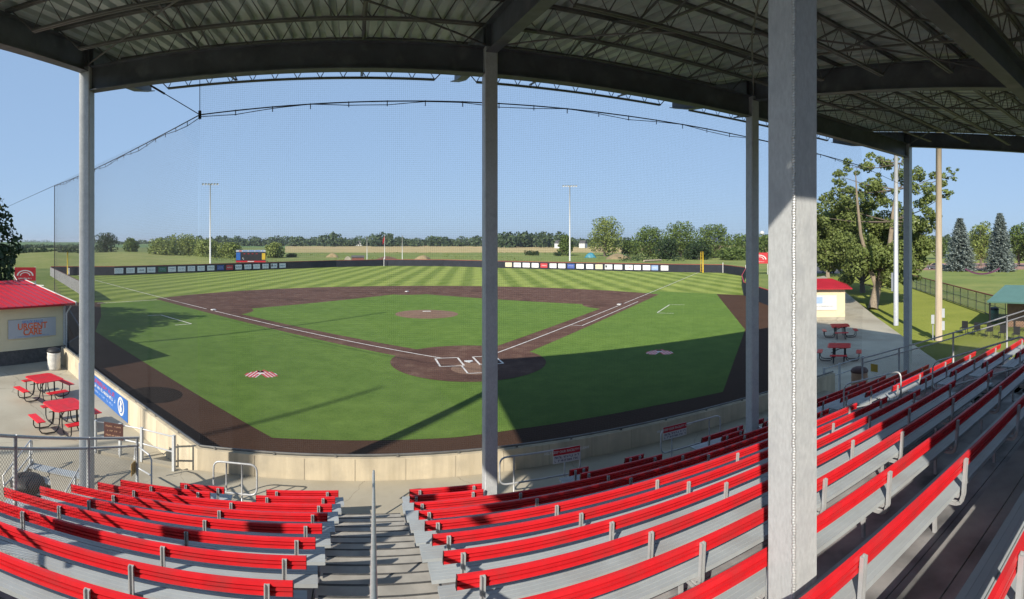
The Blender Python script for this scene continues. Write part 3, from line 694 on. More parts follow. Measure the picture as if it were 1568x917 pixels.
# bare brown top of the first tree
p, h = at_tree(163, 262, 356)
M['twig'] = leafmat('bare brown twigs', (0.16, 0.13, 0.11), (0.24, 0.20, 0.17))
tree('dead_tree', 'grey-brown leafless tree top behind the round dark tree', p, h, 9.5, 900, .35, 'twig', seed=91, bottom=.5, nc=9)
for i, (x, d, ty, wpx, lm, lb) in enumerate((
        (866, 235, 358, 25, 'leaf', 'small round tree behind the right light pole'),
        (926, 225, 331, 56, 'leafpale', 'tall pale cottonwood standing alone beyond right field'),
        (995, 215, 346, 58, 'leaf', 'broad tree at the left end of the grove beyond right field'),
        (1043, 210, 338, 62, 'leaf', 'tallest tree in the grove left of the yellow foul pole'),
        (1092, 205, 343, 60, 'leaf', 'large round tree behind the yellow foul pole'),
        (1135, 200, 357, 50, 'leaf', 'lower tree just left of the third column'),
        (1168, 200, 358, 50, 'leaf', 'tree seen between the third column and the near column'),
        (965, 240, 368, 34, 'leaf', 'low tree between the tall cottonwood and the grove'),
        (1020, 190, 366, 44, 'leafdark', 'dark bushy tree in front of the grove'),
        (1070, 185, 370, 50, 'leafdark', 'dark low tree in front of the round tree by the foul pole'),
        (1120, 180, 378, 50, 'leaf', 'scrubby low tree at the right end of the grove'),
        (1230, 190, 350, 60, 'leaf', 'tree hidden mostly behind the near column'))):
    p, h = at_tree(x, d, ty); w = wpx * d / F
    tree('tree', lb, p, h, w, 4200 if i in (1, 2, 3, 4) else 2200, .72, lm, seed=50 + i, group=G3, bottom=.03 if i != 1 else .1, nc=20, shape='round')
# shrubs on the bank
for i, (x, d, ty) in enumerate(((854, 230, 385), (810, 240, 383), (820, 236, 384))):
    p, h = at_tree(x, d, ty); tree('shrub', ('small dark shrub left of the right light pole', 'long low shrub on the dry bank', 'second low shrub on the dry bank beside the long one')[i], p, max(1.2, h), 5, 500, .45, 'leafdark', seed=80 + i, bottom=0, nc=6, cat='shrub')
# far-off wood: nobody could count it
def wood(name, segs, n, size, m, seed, hmin=6.0):
    rnd = random.Random(seed); mb = MB()
    for x0, x1, d0, y0, y1 in segs:
        k = int((x1 - x0) / 5.0)
        for i in range(k):
            x = x0 + (x1 - x0) * (i + rnd.random()) / k; d = d0 * rnd.uniform(.92, 1.1); yt = rnd.uniform(y0, y1); h = max(hmin, 6.3 + (HY - yt) * d / F); w = rnd.uniform(12, 20) * d / F
            c = PD(x, d, h * .5); cl = [(c, (w * .5, w * .4, h * .5)), (c + Vector((rnd.uniform(-.3, .3) * w, 0, h * .12)), (w * .4, w * .3, h * .38)), (c - Vector((0, 0, h * .25)), (w * .6, w * .4, h * .28))]
            leaves(mb, cl, n, size, rnd)
    return tag(mb.build(name, m), 'far-off wood along the horizon', kind='stuff')
wood('distant_wood', [(150, 240, 900, 365, 372), (240, 560, 750, 360, 368), (495, 520, 700, 354, 359), (570, 600, 700, 353, 358), (560, 765, 720, 360, 368), (755, 860, 560, 353, 362), (850, 960, 620, 360, 369), (1150, 1260, 600, 358, 366)], 150, 3.6, 'leaffar', 5)
wood('distant_hedgerow', [(-60, 125, 235, 379, 384), (-60, 125, 225, 382, 386)], 160, 1.2, 'leafdark', 6, 2.0)
wood('distant_tree_row', [(-60, 130, 500, 373, 378), (20, 80, 1500, 363, 369)], 110, 2.2, 'leaffar', 12, 3.0)
# rough meadow growth between the fence and the trees: nobody could count it
def scrub(name, x0, x1, d0, d1, n, h, m, seed, size=.35):
    rnd = random.Random(seed); mb = MB()
    for _ in range(n):
        x = rnd.uniform(x0, x1); d = rnd.uniform(d0, d1)
        if math.sin(x * .031 + d * .05) + rnd.uniform(-.7, .7) < .1: continue
        c = PD(x, d, h * .35); r_ = rnd.uniform(.6, 2.2)
        leaves(mb, [(c, (r_, r_ * .8, h * rnd.uniform(.4, 1)))], 14, size, rnd)
    return tag(mb.build(name, m), 'rough weeds and low brush growing beyond the outfield fence', kind='stuff')
scrub('meadow_brush', 430, 1160, 160, 300, 520, .55, 'leafpale', 3)
scrub('meadow_weeds', 120, 460, 150, 230, 200, .6, 'leaf', 4)
scrub('hedge_brush', 950, 1180, 165, 185, 150, 1.6, 'leafdark', 5, .5)
scrub('willow_brush', 225, 450, 190, 212, 150, 1.9, 'leafpale', 6, .6)
# left edge trees, whose shade falls on the turf
for i, (x, y, h, w) in enumerate(((-34.2, 19.8, 11.3, 8.8), (-39.0, 14.5, 12.0, 8.5), (-39.5, 22.2, 9.5, 7.4), (-44.0, 19.0, 10.5, 8.0), (-32.5, 8.8, 11.8, 8.0), (-33.5, 14.4, 11.2, 7.0))):
    tree('shade_tree', ('dark tree whose crown enters at the left edge above the red roof', 'dark tree just outside the left edge, nearest the stand', 'dark tree outside the left edge, farthest from the stand', 'dark tree outside the left edge behind the others', 'dark tree outside the left edge behind the middle of the red-roofed building', 'dark tree outside the left edge behind the far end of the red-roofed building')[i], Vector((x, y, 0)), h, w, 7000, .40, 'leafdark', seed=120 + i, group='dark trees behind the left building', bottom=.10, nc=22)
# right-hand trees
p = P(1337, 472, .1)
LOBES = [(1290, 385, 38), (1338, 400, 42), (1385, 392, 36), (1268, 355, 34), (1305, 335, 42), (1352, 345, 38), (1398, 345, 32), (1420, 372, 22), (1338, 292, 28), (1298, 292, 26), (1374, 292, 28), (1418, 302, 26), (1404, 264, 24), (1352, 252, 22), (1312, 256, 22), (1280, 268, 15), (1438, 268, 20), (1461, 268, 11), (1450, 298, 12), (1262, 305, 17), (1383, 240, 14), (1330, 236, 10), (1258, 392, 24), (1296, 420, 20), (1368, 420, 15), (1390, 420, 18), (1412, 404, 13), (1240, 330, 26), (1232, 370, 26), (1436, 330, 14)]
def cottonwood(p, dist):
    rnd = random.Random(41)
    t = thing('cottonwood_tree', 'large airy cottonwood with a pale leaning trunk right of the near column', 'tree', p)
    b = MB(); lp = lambda x, y, dd=0: PD(x, dist + dd, CAMH + (HY - y) * (dist + dd) / F)
    trunk = [p - up * .1, lp(1343, 440), lp(1352, 415), lp(1362, 385), lp(1366, 340), lp(1372, 290), lp(1378, 250)]
    b.tube(trunk, [.50, .40, .36, .28, .2, .12, .04], 9)
    b.tube([trunk[1], lp(1330, 405, -1), lp(1318, 360, -1.5), lp(1312, 300, -1.5), lp(1310, 262, -1)], [.26, .22, .17, .1, .03], 7)
    b.build('trunk', 'bark2', t, True); b = MB(); cl = []
    for (x, y, r) in LOBES:
        dd = rnd.uniform(-3.2, 3.2) * (.5 if r < 20 else 1); c = lp(x, y, dd); R_ = r * dist / F
        st = min(trunk[1:], key=lambda q_: (q_ - c).length + max(0, q_.z - c.z) * 2)
        b.tube([st, st.lerp(c, .5) - up * .25, c], [.075, .045, .015], 5, cap=False)
        for _ in range(11 if r > 24 else 7):
            v = Vector((rnd.gauss(0, 1), rnd.gauss(0, 1), rnd.gauss(0, .8))); lo_ = y > 318; v = v.normalized() * R_ * rnd.uniform(.2, 1.2); q_ = R_ * (rnd.uniform(.34, .56) if lo_ else rnd.uniform(.24, .42))
            cl.append((c + v, (q_, q_, q_ * .75))); b.tube([c, c + v], [.022, .008], 4, cap=False)
    b.build('limbs', 'bark', t, True); lb = MB(); leaves(lb, cl, 60000, .25, rnd); lb.build('crown', 'leafcot', t)
cottonwood(p, 49.5)
p = P(1321, 447, .1)
tree('tree', 'dark slim-trunked tree behind the large cottonwood', p, 10.5, 9, 5000, .42, 'leaf', 'bark', 8, bottom=.2, nc=16)
p = P(1268, 425, 0)
tree('tree', 'green tree above the dark car left of the cottonwood', p, 11.5, 12, 4500, .5, 'leafcot', 'bark2', 9, bottom=.28, nc=18)
def spruce(x, d, ty, w, label, seed):
    rnd = random.Random(seed); p = PD(x, d); h = CAMH + (HY - ty) * d / F; t = thing('blue_spruce', label, 'spruce', p, 0, 'blue spruces beyond the second ball field')
    b = MB(); b.tube([p, p + up * h * .95], [.3, .05], 8); b.build('trunk', 'bark', t)
    lb = MB(); nl = 30
    for k in range(nl):
        f = k / nl; z = h * (.04 + .96 * f); rr = w / 2 * (1 - f) ** .7 + .04; nb = int(7 + 14 * (1 - f))
        for j in range(nb):
            a = 2 * math.pi * j / nb + rnd.uniform(-.3, .3) + k; L = rr * rnd.uniform(.72, 1.12); dr = Vector((math.cos(a), math.sin(a), 0))
            for m_ in range(9):
                g_ = (m_ + 1) / 9; c = p + dr * L * g_ + Vector((0, 0, z - L * .22 * g_ + L * .1 * g_ * g_)); s_ = .62 * (1.15 - .45 * g_)
                for _ in range(4):
                    nx = Vector((rnd.gauss(0, .5), rnd.gauss(0, .5), 1)).normalized(); x_ = (dr + Vector((rnd.gauss(0, .6), rnd.gauss(0, .6), rnd.gauss(0, .3)))).normalized(); y_ = nx.cross(x_).normalized()
                    o_ = c + Vector((rnd.uniform(-.3, .3), rnd.uniform(-.3, .3), rnd.uniform(-.22, .16)))
                    lb.quad(o_ - x_ * s_ * .6, o_ - y_ * s_ * .3, o_ + x_ * s_ * .6, o_ + y_ * s_ * .3)
    lb.build('crown', 'spruce', t)
spruce(1470, 112, 333, 7.6, 'blue spruce just right of the wooden pole', 1)
spruce(1531, 110, 325, 7.0, 'taller blue spruce near the right edge above the parked car', 2)
for i, (x, d, ty, wpx, lb) in enumerate(((1502, 135, 339, 50, 'light green tree between the two blue spruces'), (1560, 135, 341, 46, 'light green tree at the right edge behind the spruce'), (1590, 130, 344, 50, 'green tree past the right edge'), (1440, 190, 362, 30, 'low green tree left of the first spruce'))):
    p, h = at_tree(x, d, ty); tree('tree', lb, p, h, wpx * d / F, 3000, .5, 'leaf' if i % 2 else 'leafpale', seed=150 + i, group='trees beyond the second ball field', bottom=.16, nc=14)
wood('far_right_wood', [(1390, 1620, 520, 356, 364)], 150, 3.0, 'leaffar', 9)

# ------------------------------------------------------------------ paving around the stand
H1 = 4.95
def hh(i): return H1 * (1 - .0587 * (i - 1))
def rr_(i): return H1 * (2.082 - .1693 * (i - 1))
TOP = .78
def zz_(i): return CAMH - hh(i) - TOP
WZ, PZ = zz_(1), .27
sheet('park_lawn', ring(12, 170, R(30), R(96), 0), -0.02, 'g_lawn')
sheet('second_field_grass', [P(1400, 424), P(1397, 441), P(1535, 484), P(1700, 560), P(1800, 440), P(1700, 412), P(1408, 413)], -0.012, 'g_prairie')
sheet('clay_lot', [P(1400, 413.5), P(1500, 413), P(1760, 409), P(1760, 402.5), P(1500, 402.5), P(1400, 403)], -0.006, 'g_dirtworn' if 0 else 'pinkdirt')
sheet('car_park', [P(1180, 417), P(1290, 419), P(1330, 412), P(1400, 404), P(1400, 397), P(1180, 402)], -0.004, 'asphalt')
slab('patio_right', [P(1262, 422, PZ), P(1296.6, 448.8, PZ), P(1340, 484, PZ), P(1380, 513, PZ), P(1413, 537.5, PZ), P(1440, 556, PZ), S(17.0, 5), S(15.72, 5), S(15.72, 12.3), S(16.4, 12.7), P(1188, 540, PZ), P(1192, 470, PZ), P(1235, 428, PZ)], -.1, PZ, 'patio')
slab('patio_left', [WALLC + Vector((-.1, -.05, 0)), WALLL, Vector((-21.2, 20, 0)), Vector((-48, 14, 0)), Vector((-40, -18, 0)), S(-4.6, -6, 0, PHL), S(-4.6, 8, 0, PHL), S(-4.6, 12.2)], -.1, PZ, 'patio')
slab('walkway', [S(15.70, 12.44), S(SX(306, 12.44), 12.44), PD(268, 13.1), PD(150, 14.05), PD(75, 13.2), S(-4.5, 8.6, 0, PHL), S(-4.3, 9.7), S(15.70, 9.7)], .2, WZ, 'walk')
WT = 1.11
bw = thing('backstop_wall', 'long low beige concrete wall between the front walkway and the field', 'wall', WALLC)
mb = MB(); wp = [WALLL, WALLC, S(16.4, 12.55)]
def offs(pts, t):
    out = []
    for i, p in enumerate(pts):
        d = Vector((0, 0, 0))
        if i > 0: d += (p - pts[i - 1]).normalized()
        if i < len(pts) - 1: d += (pts[i + 1] - p).normalized()
        d.normalize(); out.append(p + Vector((-d.y, d.x, 0)) * t)
    return out
A, B_ = offs(wp, -.1), offs(wp, .1)
mb.prism([(p.x, p.y) for p in A] + [(p.x, p.y) for p in reversed(B_)], -.3, WT)
o = recalc(mb.build('concrete_wall', 'conc', bw))
# formwork joints
mb = MB()
for a, b in ((wp[0], wp[1]), (wp[1], wp[2])):
    L = (b - a).length; d = (b - a).normalized(); nn = Vector((d.y, -d.x, 0)); k = int(L / 1.22)
    for j in range(1, k):
        c = a + d * (j * 1.22 + .2) + nn * .1015; panel(mb, Vector((c.x, c.y, .62)), d, up, .012, .95, 0, .001)
recalc(mb.build('formwork_joint', mat('joint shade', (0.34, 0.30, 0.23), .9), bw))
mb = MB()
for off, z, r in ((.0, WT + .05, .028), (.085, WT + .02, .015)):
    pts = [p + Vector((0, 0, z)) for p in offs(wp, off)]; mb.tube([pts[0], pts[1]], r, 6); mb.tube([pts[1], pts[2]], r, 6)
for a, b in ((wp[0], wp[1]), (wp[1], wp[2])):
    L = (b - a).length; d = (b - a).normalized()
    for j in range(int(L / 1.5)): c = a + d * (j * 1.5 + .4); mb.box(c.x - .03, c.x + .03, c.y - .03, c.y + .03, WT, WT + .07)
recalc(mb.build('net_rail', 'joist', bw))

def rayseg(x, a, b):
    th = (x - 784) / F; dr = Vector((math.sin(th), math.cos(th))); e = (b - a).xy
    den = dr.x * e.y - dr.y * e.x; t = (a.x * e.y - a.y * e.x) / den
    return Vector((dr.x * t, dr.y * t, 0))
# blue banner on the wall
wa = offs([WALLL, WALLC], -.1); pa, pb = rayseg(121, *wa), rayseg(196, *wa); d = (pb - pa).normalized(); W = (pb - pa).length; c = (pa + pb) / 2 + up * .655
t = thing('wall_banner', 'long blue banner with red and white lettering and round emblem on the concrete wall', 'banner', (pa + pb) / 2)
b = MB(); panel(b, c, d, up, W, .74, .006, .006); recalc(b.build('cloth', 'banner', t))
def scrawl(par, m, c, d, z, x0, x1, h, seed, off, name='lettering', lw=(.05, .11), gap=.025):
    rnd = random.Random(seed); b = MB(); x = x0; w = 0
    while x < x1:
        k = rnd.uniform(*lw)
        if rnd.random() < .16: x += k
        for s_ in rnd.choice(((0, 1), (0,), (0, 1), (1,))):
            panel(b, c + d * (x + s_ * k * .8) + up * z, d, up, k * .26, h, off, .002)
        panel(b, c + d * (x + k * .4) + up * (z + rnd.choice((-.4, 0, .4)) * h), d, up, k * .75, h * .2, off + .0022, .002)
        x += k + gap
    return recalc(b.build(name, m, par))
scrawl(t, 'redsign', c, d, .20, -W * .42, W * .27, .15, 4, .0135, lw=(.1, .16), gap=.04)
scrawl(t, 'white', c, d, -.0, -W * .45, W * .27, .12, 5, .0135, lw=(.08, .13), gap=.035)
scrawl(t, 'ban_l', c, d, -.20, -W * .3, W * .25, .08, 6, .0135, lw=(.06, .1))
b = MB(); e0 = c + d * W * .39
for rad, m_, of_ in ((.30, 'white', .0135), (.22, 'banner', .0165)):
    q_ = [e0 + d * rad * math.cos(i * math.pi / 14) + up * rad * 1.05 * math.sin(i * math.pi / 14) + d.cross(up) * of_ for i in range(28)]
    bb_ = MB(); bb_.poly(q_); bb_.build('emblem_ring', m_, t)
bb_ = MB(); bb_.poly([e0 + d * x_ * .2 + up * y_ * .22 + d.cross(up) * .0195 for x_, y_ in ((-.5, -.9), (.4, -.8), (.55, -.2), (.2, .1), (.6, .5), (.1, .95), (-.5, .8), (-.2, .3), (-.6, -.1))]); bb_.build('emblem_figure', 'white', t)

# ------------------------------------------------------------------ left building
bu = Vector((.17, .985, 0)).normalized(); bn = Vector((bu.y, -bu.x, 0)); bc = Vector((-20.35, 17.5, 0))   # near right corner; face looks to +bn
def LBf(u, v, z): return bc - bu * u - bn * v + up * z          # u back along the face toward the viewer's left, v into the building
t = thing('concession_building', 'cream sided building with a red metal roof and dark block base left of the field', 'building', bc)
b = MB(); b.box(0, 9.5, 0, 9.0, PZ, .98, LBf); recalc(b.build('block_base', 'block', t))
b = MB(); b.box(0.02, 9.5, 0.03, 9.0, .98, 3.02, LBf)
for k in range(12):
    z = .98 + k * .17; b.hexa([LBf(-.012, -.012, z), LBf(9.5, -.012, z), LBf(9.5, .03, z), LBf(-.012, .03, z), LBf(0.01, .004, z + .168), LBf(9.5, .004, z + .168), LBf(9.5, .03, z + .168), LBf(.01, .03, z + .168)])
recalc(b.build('siding', 'cream', t))
b = MB(); ez, rz = 3.06, 3.86
for v0, v1, z0, z1 in ((-.35, 5.6, ez, rz), (5.6, 11.2, rz, ez)):
    b.hexa([LBf(-.45, v0, z0), LBf(9.8, v0, z0), LBf(9.8, v1, z1), LBf(-.45, v1, z1), LBf(-.45, v0, z0 + .1), LBf(9.8, v0, z0 + .1), LBf(9.8, v1, z1 + .1), LBf(-.45, v1, z1 + .1)])
for k in range(24):
    u = -.4 + k * .42; b.bar(LBf(u, -.35, ez + .115), LBf(u, 5.6, rz + .115), .03, .04)
rf = recalc(b.build('roof', 'redroof', t))
b = MB(); b.bar(LBf(-.47, -.38, ez + .08), LBf(-.47, 5.6, rz + .08), .06, .16); recalc(b.build('fascia', 'white', rf))
b = MB(); b.box(-.02, .1, -.05, .03, .98, 3.0, LBf); b.tube([LBf(-.2, -.3, 3.02), LBf(-.12, -.12, 2.75), LBf(-.06, -.08, 2.6), LBf(-.06, -.08, .5)], .04, 6); recalc(b.build('downspout', 'white', t))
# clinic sign
sp = thing('clinic_sign', 'grey wall sign with blue and orange lettering under the red roof', 'sign', LBf(2.2, 0, 2.0))
def onface(x): 
    th = (x - 784) / F; dr = Vector((math.sin(th), math.cos(th), 0)); tt = bc.dot(bn) / dr.dot(bn); return dr * tt
sa, sb_ = onface(12), onface(84.5); sc_ = (sa + sb_) / 2; sw = (sb_ - sa).length
sc_ = sc_ + up * 2.02
b = MB(); panel(b, sc_, bu, up, sw, .92, .03, .03); recalc(b.build('board', 'signgrey', sp))
text('SIOUX FALLS', .20, 'blueink', sp, sc_ + up * .31, bu, up, .062, bold=.004)
text('URGENT', .42, 'orange', sp, sc_ + up * .09, bu, up, .062, bold=.012)
text('CARE', .42, 'orange', sp, sc_ - up * .20, bu, up, .062, bold=.012)
scrawl(sp, 'blueink', sc_, bu, -.385, -sw * .36, sw * .36, .035, 9, .062, lw=(.03, .05), gap=.012)
# barrel bin
def barrel(name, label, p, r, h, m, lid, cat='bin', group=None):
    t = thing(name, label, cat, p, 0, group); b = MB(); n = 9
    b.tube([p + up * (h * i / n) for i in range(n + 1)], [r * (1.03 if i % 3 == 0 else .99) for i in range(n + 1)], 20); recalc(b.build('barrel', m, t, True))
    b = MB(); b.tube([p + up * z for z in (h, h + .05, h + .14, h + .2)], [r * 1.06, r * 1.08, r * .9, r * .45], 20); recalc(b.build('lid', lid, t, True)); return t
barrel('trash_barrel', 'white trash barrel with a black liner against the dark block wall', P(82.5, 565, PZ), .32, .82, 'bin', 'black')
barrel('trash_barrel', 'black trash bin standing behind the chain-link fence at the lower left', PD(42, 12.6, PZ), .40, .18, 'black', 'black')
barrel('planter_barrel', 'brown barrel beside the railing at the right end of the walkway', PD(1316, 21.3, PZ), .34, .72, 'tanwall', 'brown', 'barrel')
barrel('trash_barrel', 'dark green trash bin under the green roof at the right edge', PD(1522, 41, 0), .38, .95, 'teal', 'black')

# right building
ru = Vector((.86, -.51, 0)).normalized(); rv = Vector((.51, .86, 0)).normalized(); rc_ = PD(1294, 40.2, 0)
def RBf(u, v, z): return rc_ - ru * u + rv * v + up * z
t = thing('ticket_building', 'small cream building with a red roof right of the near column', 'building', rc_)
b = MB(); b.box(0, 3.6, 0, 3.4, .5, 2.75, RBf)
recalc(b.build('siding', 'cream', t)); b = MB(); b.box(.01, 3.6, .01, 3.4, 0.1, .5, RBf); recalc(b.build('block_base', 'walk', t))
b = MB(); b.hexa([RBf(-.5, -.4, 2.75), RBf(4.0, -.4, 2.75), RBf(4.0, 3.8, 2.75), RBf(-.5, 3.8, 2.75), RBf(.9, 1.65, 3.35), RBf(2.9, 1.65, 3.35), RBf(2.9, 1.75, 3.35), RBf(.9, 1.75, 3.35)])
b.box(-.52, 4.02, -.42, 3.82, 2.66, 2.75, RBf); recalc(b.build('roof', 'redroof', t))
t = thing('wall_sign', 'white wall sign with a pale blue square on the small cream building', 'sign', RBf(1.5, 0, 1.7)); cs = RBf(1.95, 0, 1.62)
b = MB(); panel(b, cs, ru, up, 2.6, 1.15, .03, .03); recalc(b.build('board', 'white', t))
b = MB(); panel(b, cs + up * .18 - ru * .1, ru, up, .62, .5, .065, .004); recalc(b.build('blue_square', 'ban_l', t))
scrawl(t, 'inkdark', cs, ru, -.28, -.9, .95, .07, 3, .065, lw=(.05, .08), gap=.02)
p = PD(1299, 44, PZ)

# ------------------------------------------------------------------ picnic tables
def picnic():
    t = thing('picnic_table', 'x', 'picnic table', (0, 0, 0), 0, 'red picnic tables'); n = 1.17 / 2; c_ = .12
    o8 = [(-n + c_, -n), (n - c_, -n), (n, -n + c_), (n, n - c_), (n - c_, n), (-n + c_, n), (-n, n - c_), (-n, -n + c_)]
    b = MB(); b.prism(o8, .735, .765)
    for k in range(9): b.box(-n + .06, n - .06, -n + .12 + k * .117 - .008, -n + .12 + k * .117 + .008, .765, .771)
    recalc(b.build('tabletop', 'red', t))
    for k in range(4):
        a = k * math.pi / 2; fr = lambda x, y, z: (x * math.cos(a) - y * math.sin(a), x * math.sin(a) + y * math.cos(a), z)
        b = MB(); b.box(-.42, .42, .86, 1.13, .435, .46, fr)
        for j in range(3): b.box(-.40, .40, .90 + j * .09, .915 + j * .09, .46, .466, fr)
        recalc(b.build('seat', 'red', t))
        for s_ in (-1, 1):
            b = MB(); x = .26 * s_
            b.tube([fr(x, .30, .73), fr(x, .32, .3), fr(x, .38, .10), fr(x, .48, .03), fr(x, .78, .03), fr(x, .93, .06), fr(x, 1.0, .16), fr(x, 1.0, .43)], .021, 7); b.build('leg', 'black', t, True)
    b = MB(); b.bar((-.4, -.4, .45), (.4, .4, .7), .025); b.bar((-.4, .4, .45), (.4, -.4, .7), .025); recalc(b.build('brace', 'black', t)); return t
pt = picnic()
TB = [((43, 576), (93, 580.6), (52, 587), 'red picnic table nearest the white barrel on the left patio'),
      ((74.6, 614.6), (126, 624), (85, 630.3), 'red picnic table on the left patio beside the first column'),
      ((1272.8, 495), (1300, 500.5), (1273, 501), 'red picnic table on the right patio nearer the small cream building, half sunlit'),
      ((1268.6, 524.4), (1303, 533), (1270, 532.7), 'red picnic table on the right patio nearer the stand, in the shade')]
for k, (a, b1, c1, lb) in enumerate(TB):
    A1, B1, C1 = P(*a, PZ + .76), P(*b1, PZ + .76), P(*c1, PZ + .76); ctr = (A1 + B1) / 2; d = B1 - C1; rz = math.atan2(d.y, d.x)
    if k == 0: o = pt; o.location = (ctr.x, ctr.y, PZ); o.rotation_euler = (0, 0, rz); o['label'] = lb
    else: o = copy_tree(pt, (ctr.x, ctr.y, PZ), rz, lb)

# ------------------------------------------------------------------ grandstand floor
NR_ = 16
DL = PHI - PHL
def isect_left(r, scut=-.50):
    """s in the left frame where a left row reaches the plane s=scut of the main frame"""
    return (scut + r * math.sin(DL)) / math.cos(DL) if False else (scut + r * math.tan(DL) * 1.0) / (1.0)
def Lpt(s, r, z): return S(s, r, z, PHL)
def left_cut(r):
    # solve main-frame s of Lpt(s, r) == -0.50
    lo, hi = -3.0, 3.0
    for _ in range(40):
        m_ = (lo + hi) / 2; p = Lpt(m_, r, 0); sm = p.x * math.cos(PHI) - p.y * math.sin(PHI)
        if sm < -.50: lo = m_
        else: hi = m_
    return lo
gs = thing('grandstand', 'stepped aluminium grandstand floor carrying the red bleacher benches', 'grandstand', S(5, 5, 0))
SR = 15.55
for i in range(1, NR_ + 1):
    rb, rf = rr_(i) - .05, rr_(i) + .838 - .05; z = zz_(i)
    if i == 1: rf = rb + .80; z += .004
    mb = MB(); np_ = 3; pw = (rf - rb) / np_
    for k in range(np_):
        a, b = rb + k * pw + (.002 if k == 0 else .006), rb + (k + 1) * pw - .006
        mb.box(1.0, SR, a, b, z - .045, z, S)
        s0, s1 = left_cut(a), left_cut(b); q_ = [(-4.3, a), (s0, a), (s1, b), (-4.3, b)]
        mb.hexa([Lpt(x_, y_, z_) for z_ in (z - .045, z) for x_, y_ in q_])
    recalc(mb.build('footboard', 'tread', gs))
    mb = MB(); z2 = zz_(i + 1)
    mb.box(1.0, SR, rb - .03, rb, z - .05, z2 - .047, S)
    s0 = left_cut(rb); mb.hexa([Lpt(x_, y_, z_) for z_ in (z - .05, z2 - .047) for x_, y_ in ((-4.3, rb - .03), (s0, rb - .03), (s0, rb), (-4.3, rb))])
    recalc(mb.build('riser_board', 'riser', gs))
mb = MB()
for s_ in (-4.28, ): mb.hexa([Lpt(s_ - .06, 10.9, .1), Lpt(s_, 10.9, .1), Lpt(s_, -1, .1), Lpt(s_ - .06, -1, .1), Lpt(s_ - .06, 10.9, WZ - .05), Lpt(s_, 10.9, WZ - .05), Lpt(s_, -1, zz_(13)), Lpt(s_ - .06, -1, zz_(13))])
mb.hexa([S(SR + .02, 10.9, .1), S(SR + .08, 10.9, .1), S(SR + .08, -1, .1), S(SR + .02, -1, .1), S(SR + .02, 10.9, WZ - .05), S(SR + .08, 10.9, WZ - .05), S(SR + .08, -1, zz_(13)), S(SR + .02, -1, zz_(13))])
recalc(mb.build('side_stringer', 'riser', gs))
# stairs
def stair(name, label, s0, s1, nmax):
    t = thing(name, label, 'stairs', S((s0 + s1) / 2, 9, WZ), 0, 'grandstand stairs')
    for i in range(1, nmax + 1):
        rb, z = rr_(i) - .05, zz_(i)
        if i > 1:
            mb = MB(); mb.box(s0, s1, rb + .03, rb + .40, z - .05, z, S); mb.box(s0, s1, rb + .43, rb + .838 - .02, z - .05, z, S)
            mb.box(s0 + .01, s1 - .01, rb + .838 - .012, rb + .838, z - .14, z - .055, S); recalc(mb.build('tread', 'step', t))
        z2 = z + (zz_(i + 1) - z) / 2
        mb = MB(); mb.box(s0 + .05, s1 - .05, rb + .035, rb + .40, z2 - .045, z2, S); hs = mb
        recalc(hs.build('half_step', 'step', t))
        mb = MB(); mb.box(s0 + .05, s1 - .05, rb + .372, rb + .402, z2 - .03, z2 + .003, S)
        if i > 1: mb.box(s0, s1, rb + .838 - .05, rb + .838 - .018, z - .03, z + .003, S)
        recalc(mb.build('nosing', M['nosing'], t))
        
    mb = MB()
    for s_ in (s0 - .03, s1):
        mb.hexa([S(s_, 10.55, WZ), S(s_ + .03, 10.55, WZ), S(s_ + .03, 0.0, zz_(13) - .08), S(s_, 0.0, zz_(13) - .08), S(s_, 10.55, WZ + .10), S(s_ + .03, 10.55, WZ + .10), S(s_ + .03, 0.0, zz_(13) + .22), S(s_, 0.0, zz_(13) + .22)])
    recalc(mb.build('stringer', 'riser', t)); return t
stair('stairs', 'central grey stairs running down between the two blocks of red benches', -.46, .96, 13)
stair('stairs', 'shaded stairs between the benches toward the right end of the stand', 10.2, 11.48, 12)
# central handrail
t = thing('handrail', 'long single-pipe handrail down the middle of the central stairs', 'handrail', S(.3, 10.7, WZ))
def HR(r, dz=.95): return S(.034 * r, r, WZ + .3465 * (10.75 - r) + dz)
mb = MB(); mb.tube([S(.36, 10.9, WZ + .55), S(.36, 10.93, WZ + .85), HR(10.8, .98), HR(10.6, .97), HR(9), HR(6), HR(3), HR(.8)], .024, 10); recalc(mb.build('rail', 'pipe', t, True))
for r in (10.65, 8.6, 6.2, 3.7):
    mb = MB(); p = HR(r); mb.tube([Vector((p.x, p.y, WZ + .3465 * (10.75 - r) - .12)), p], .02, 8); mb.build('post', 'pipe', t, True)

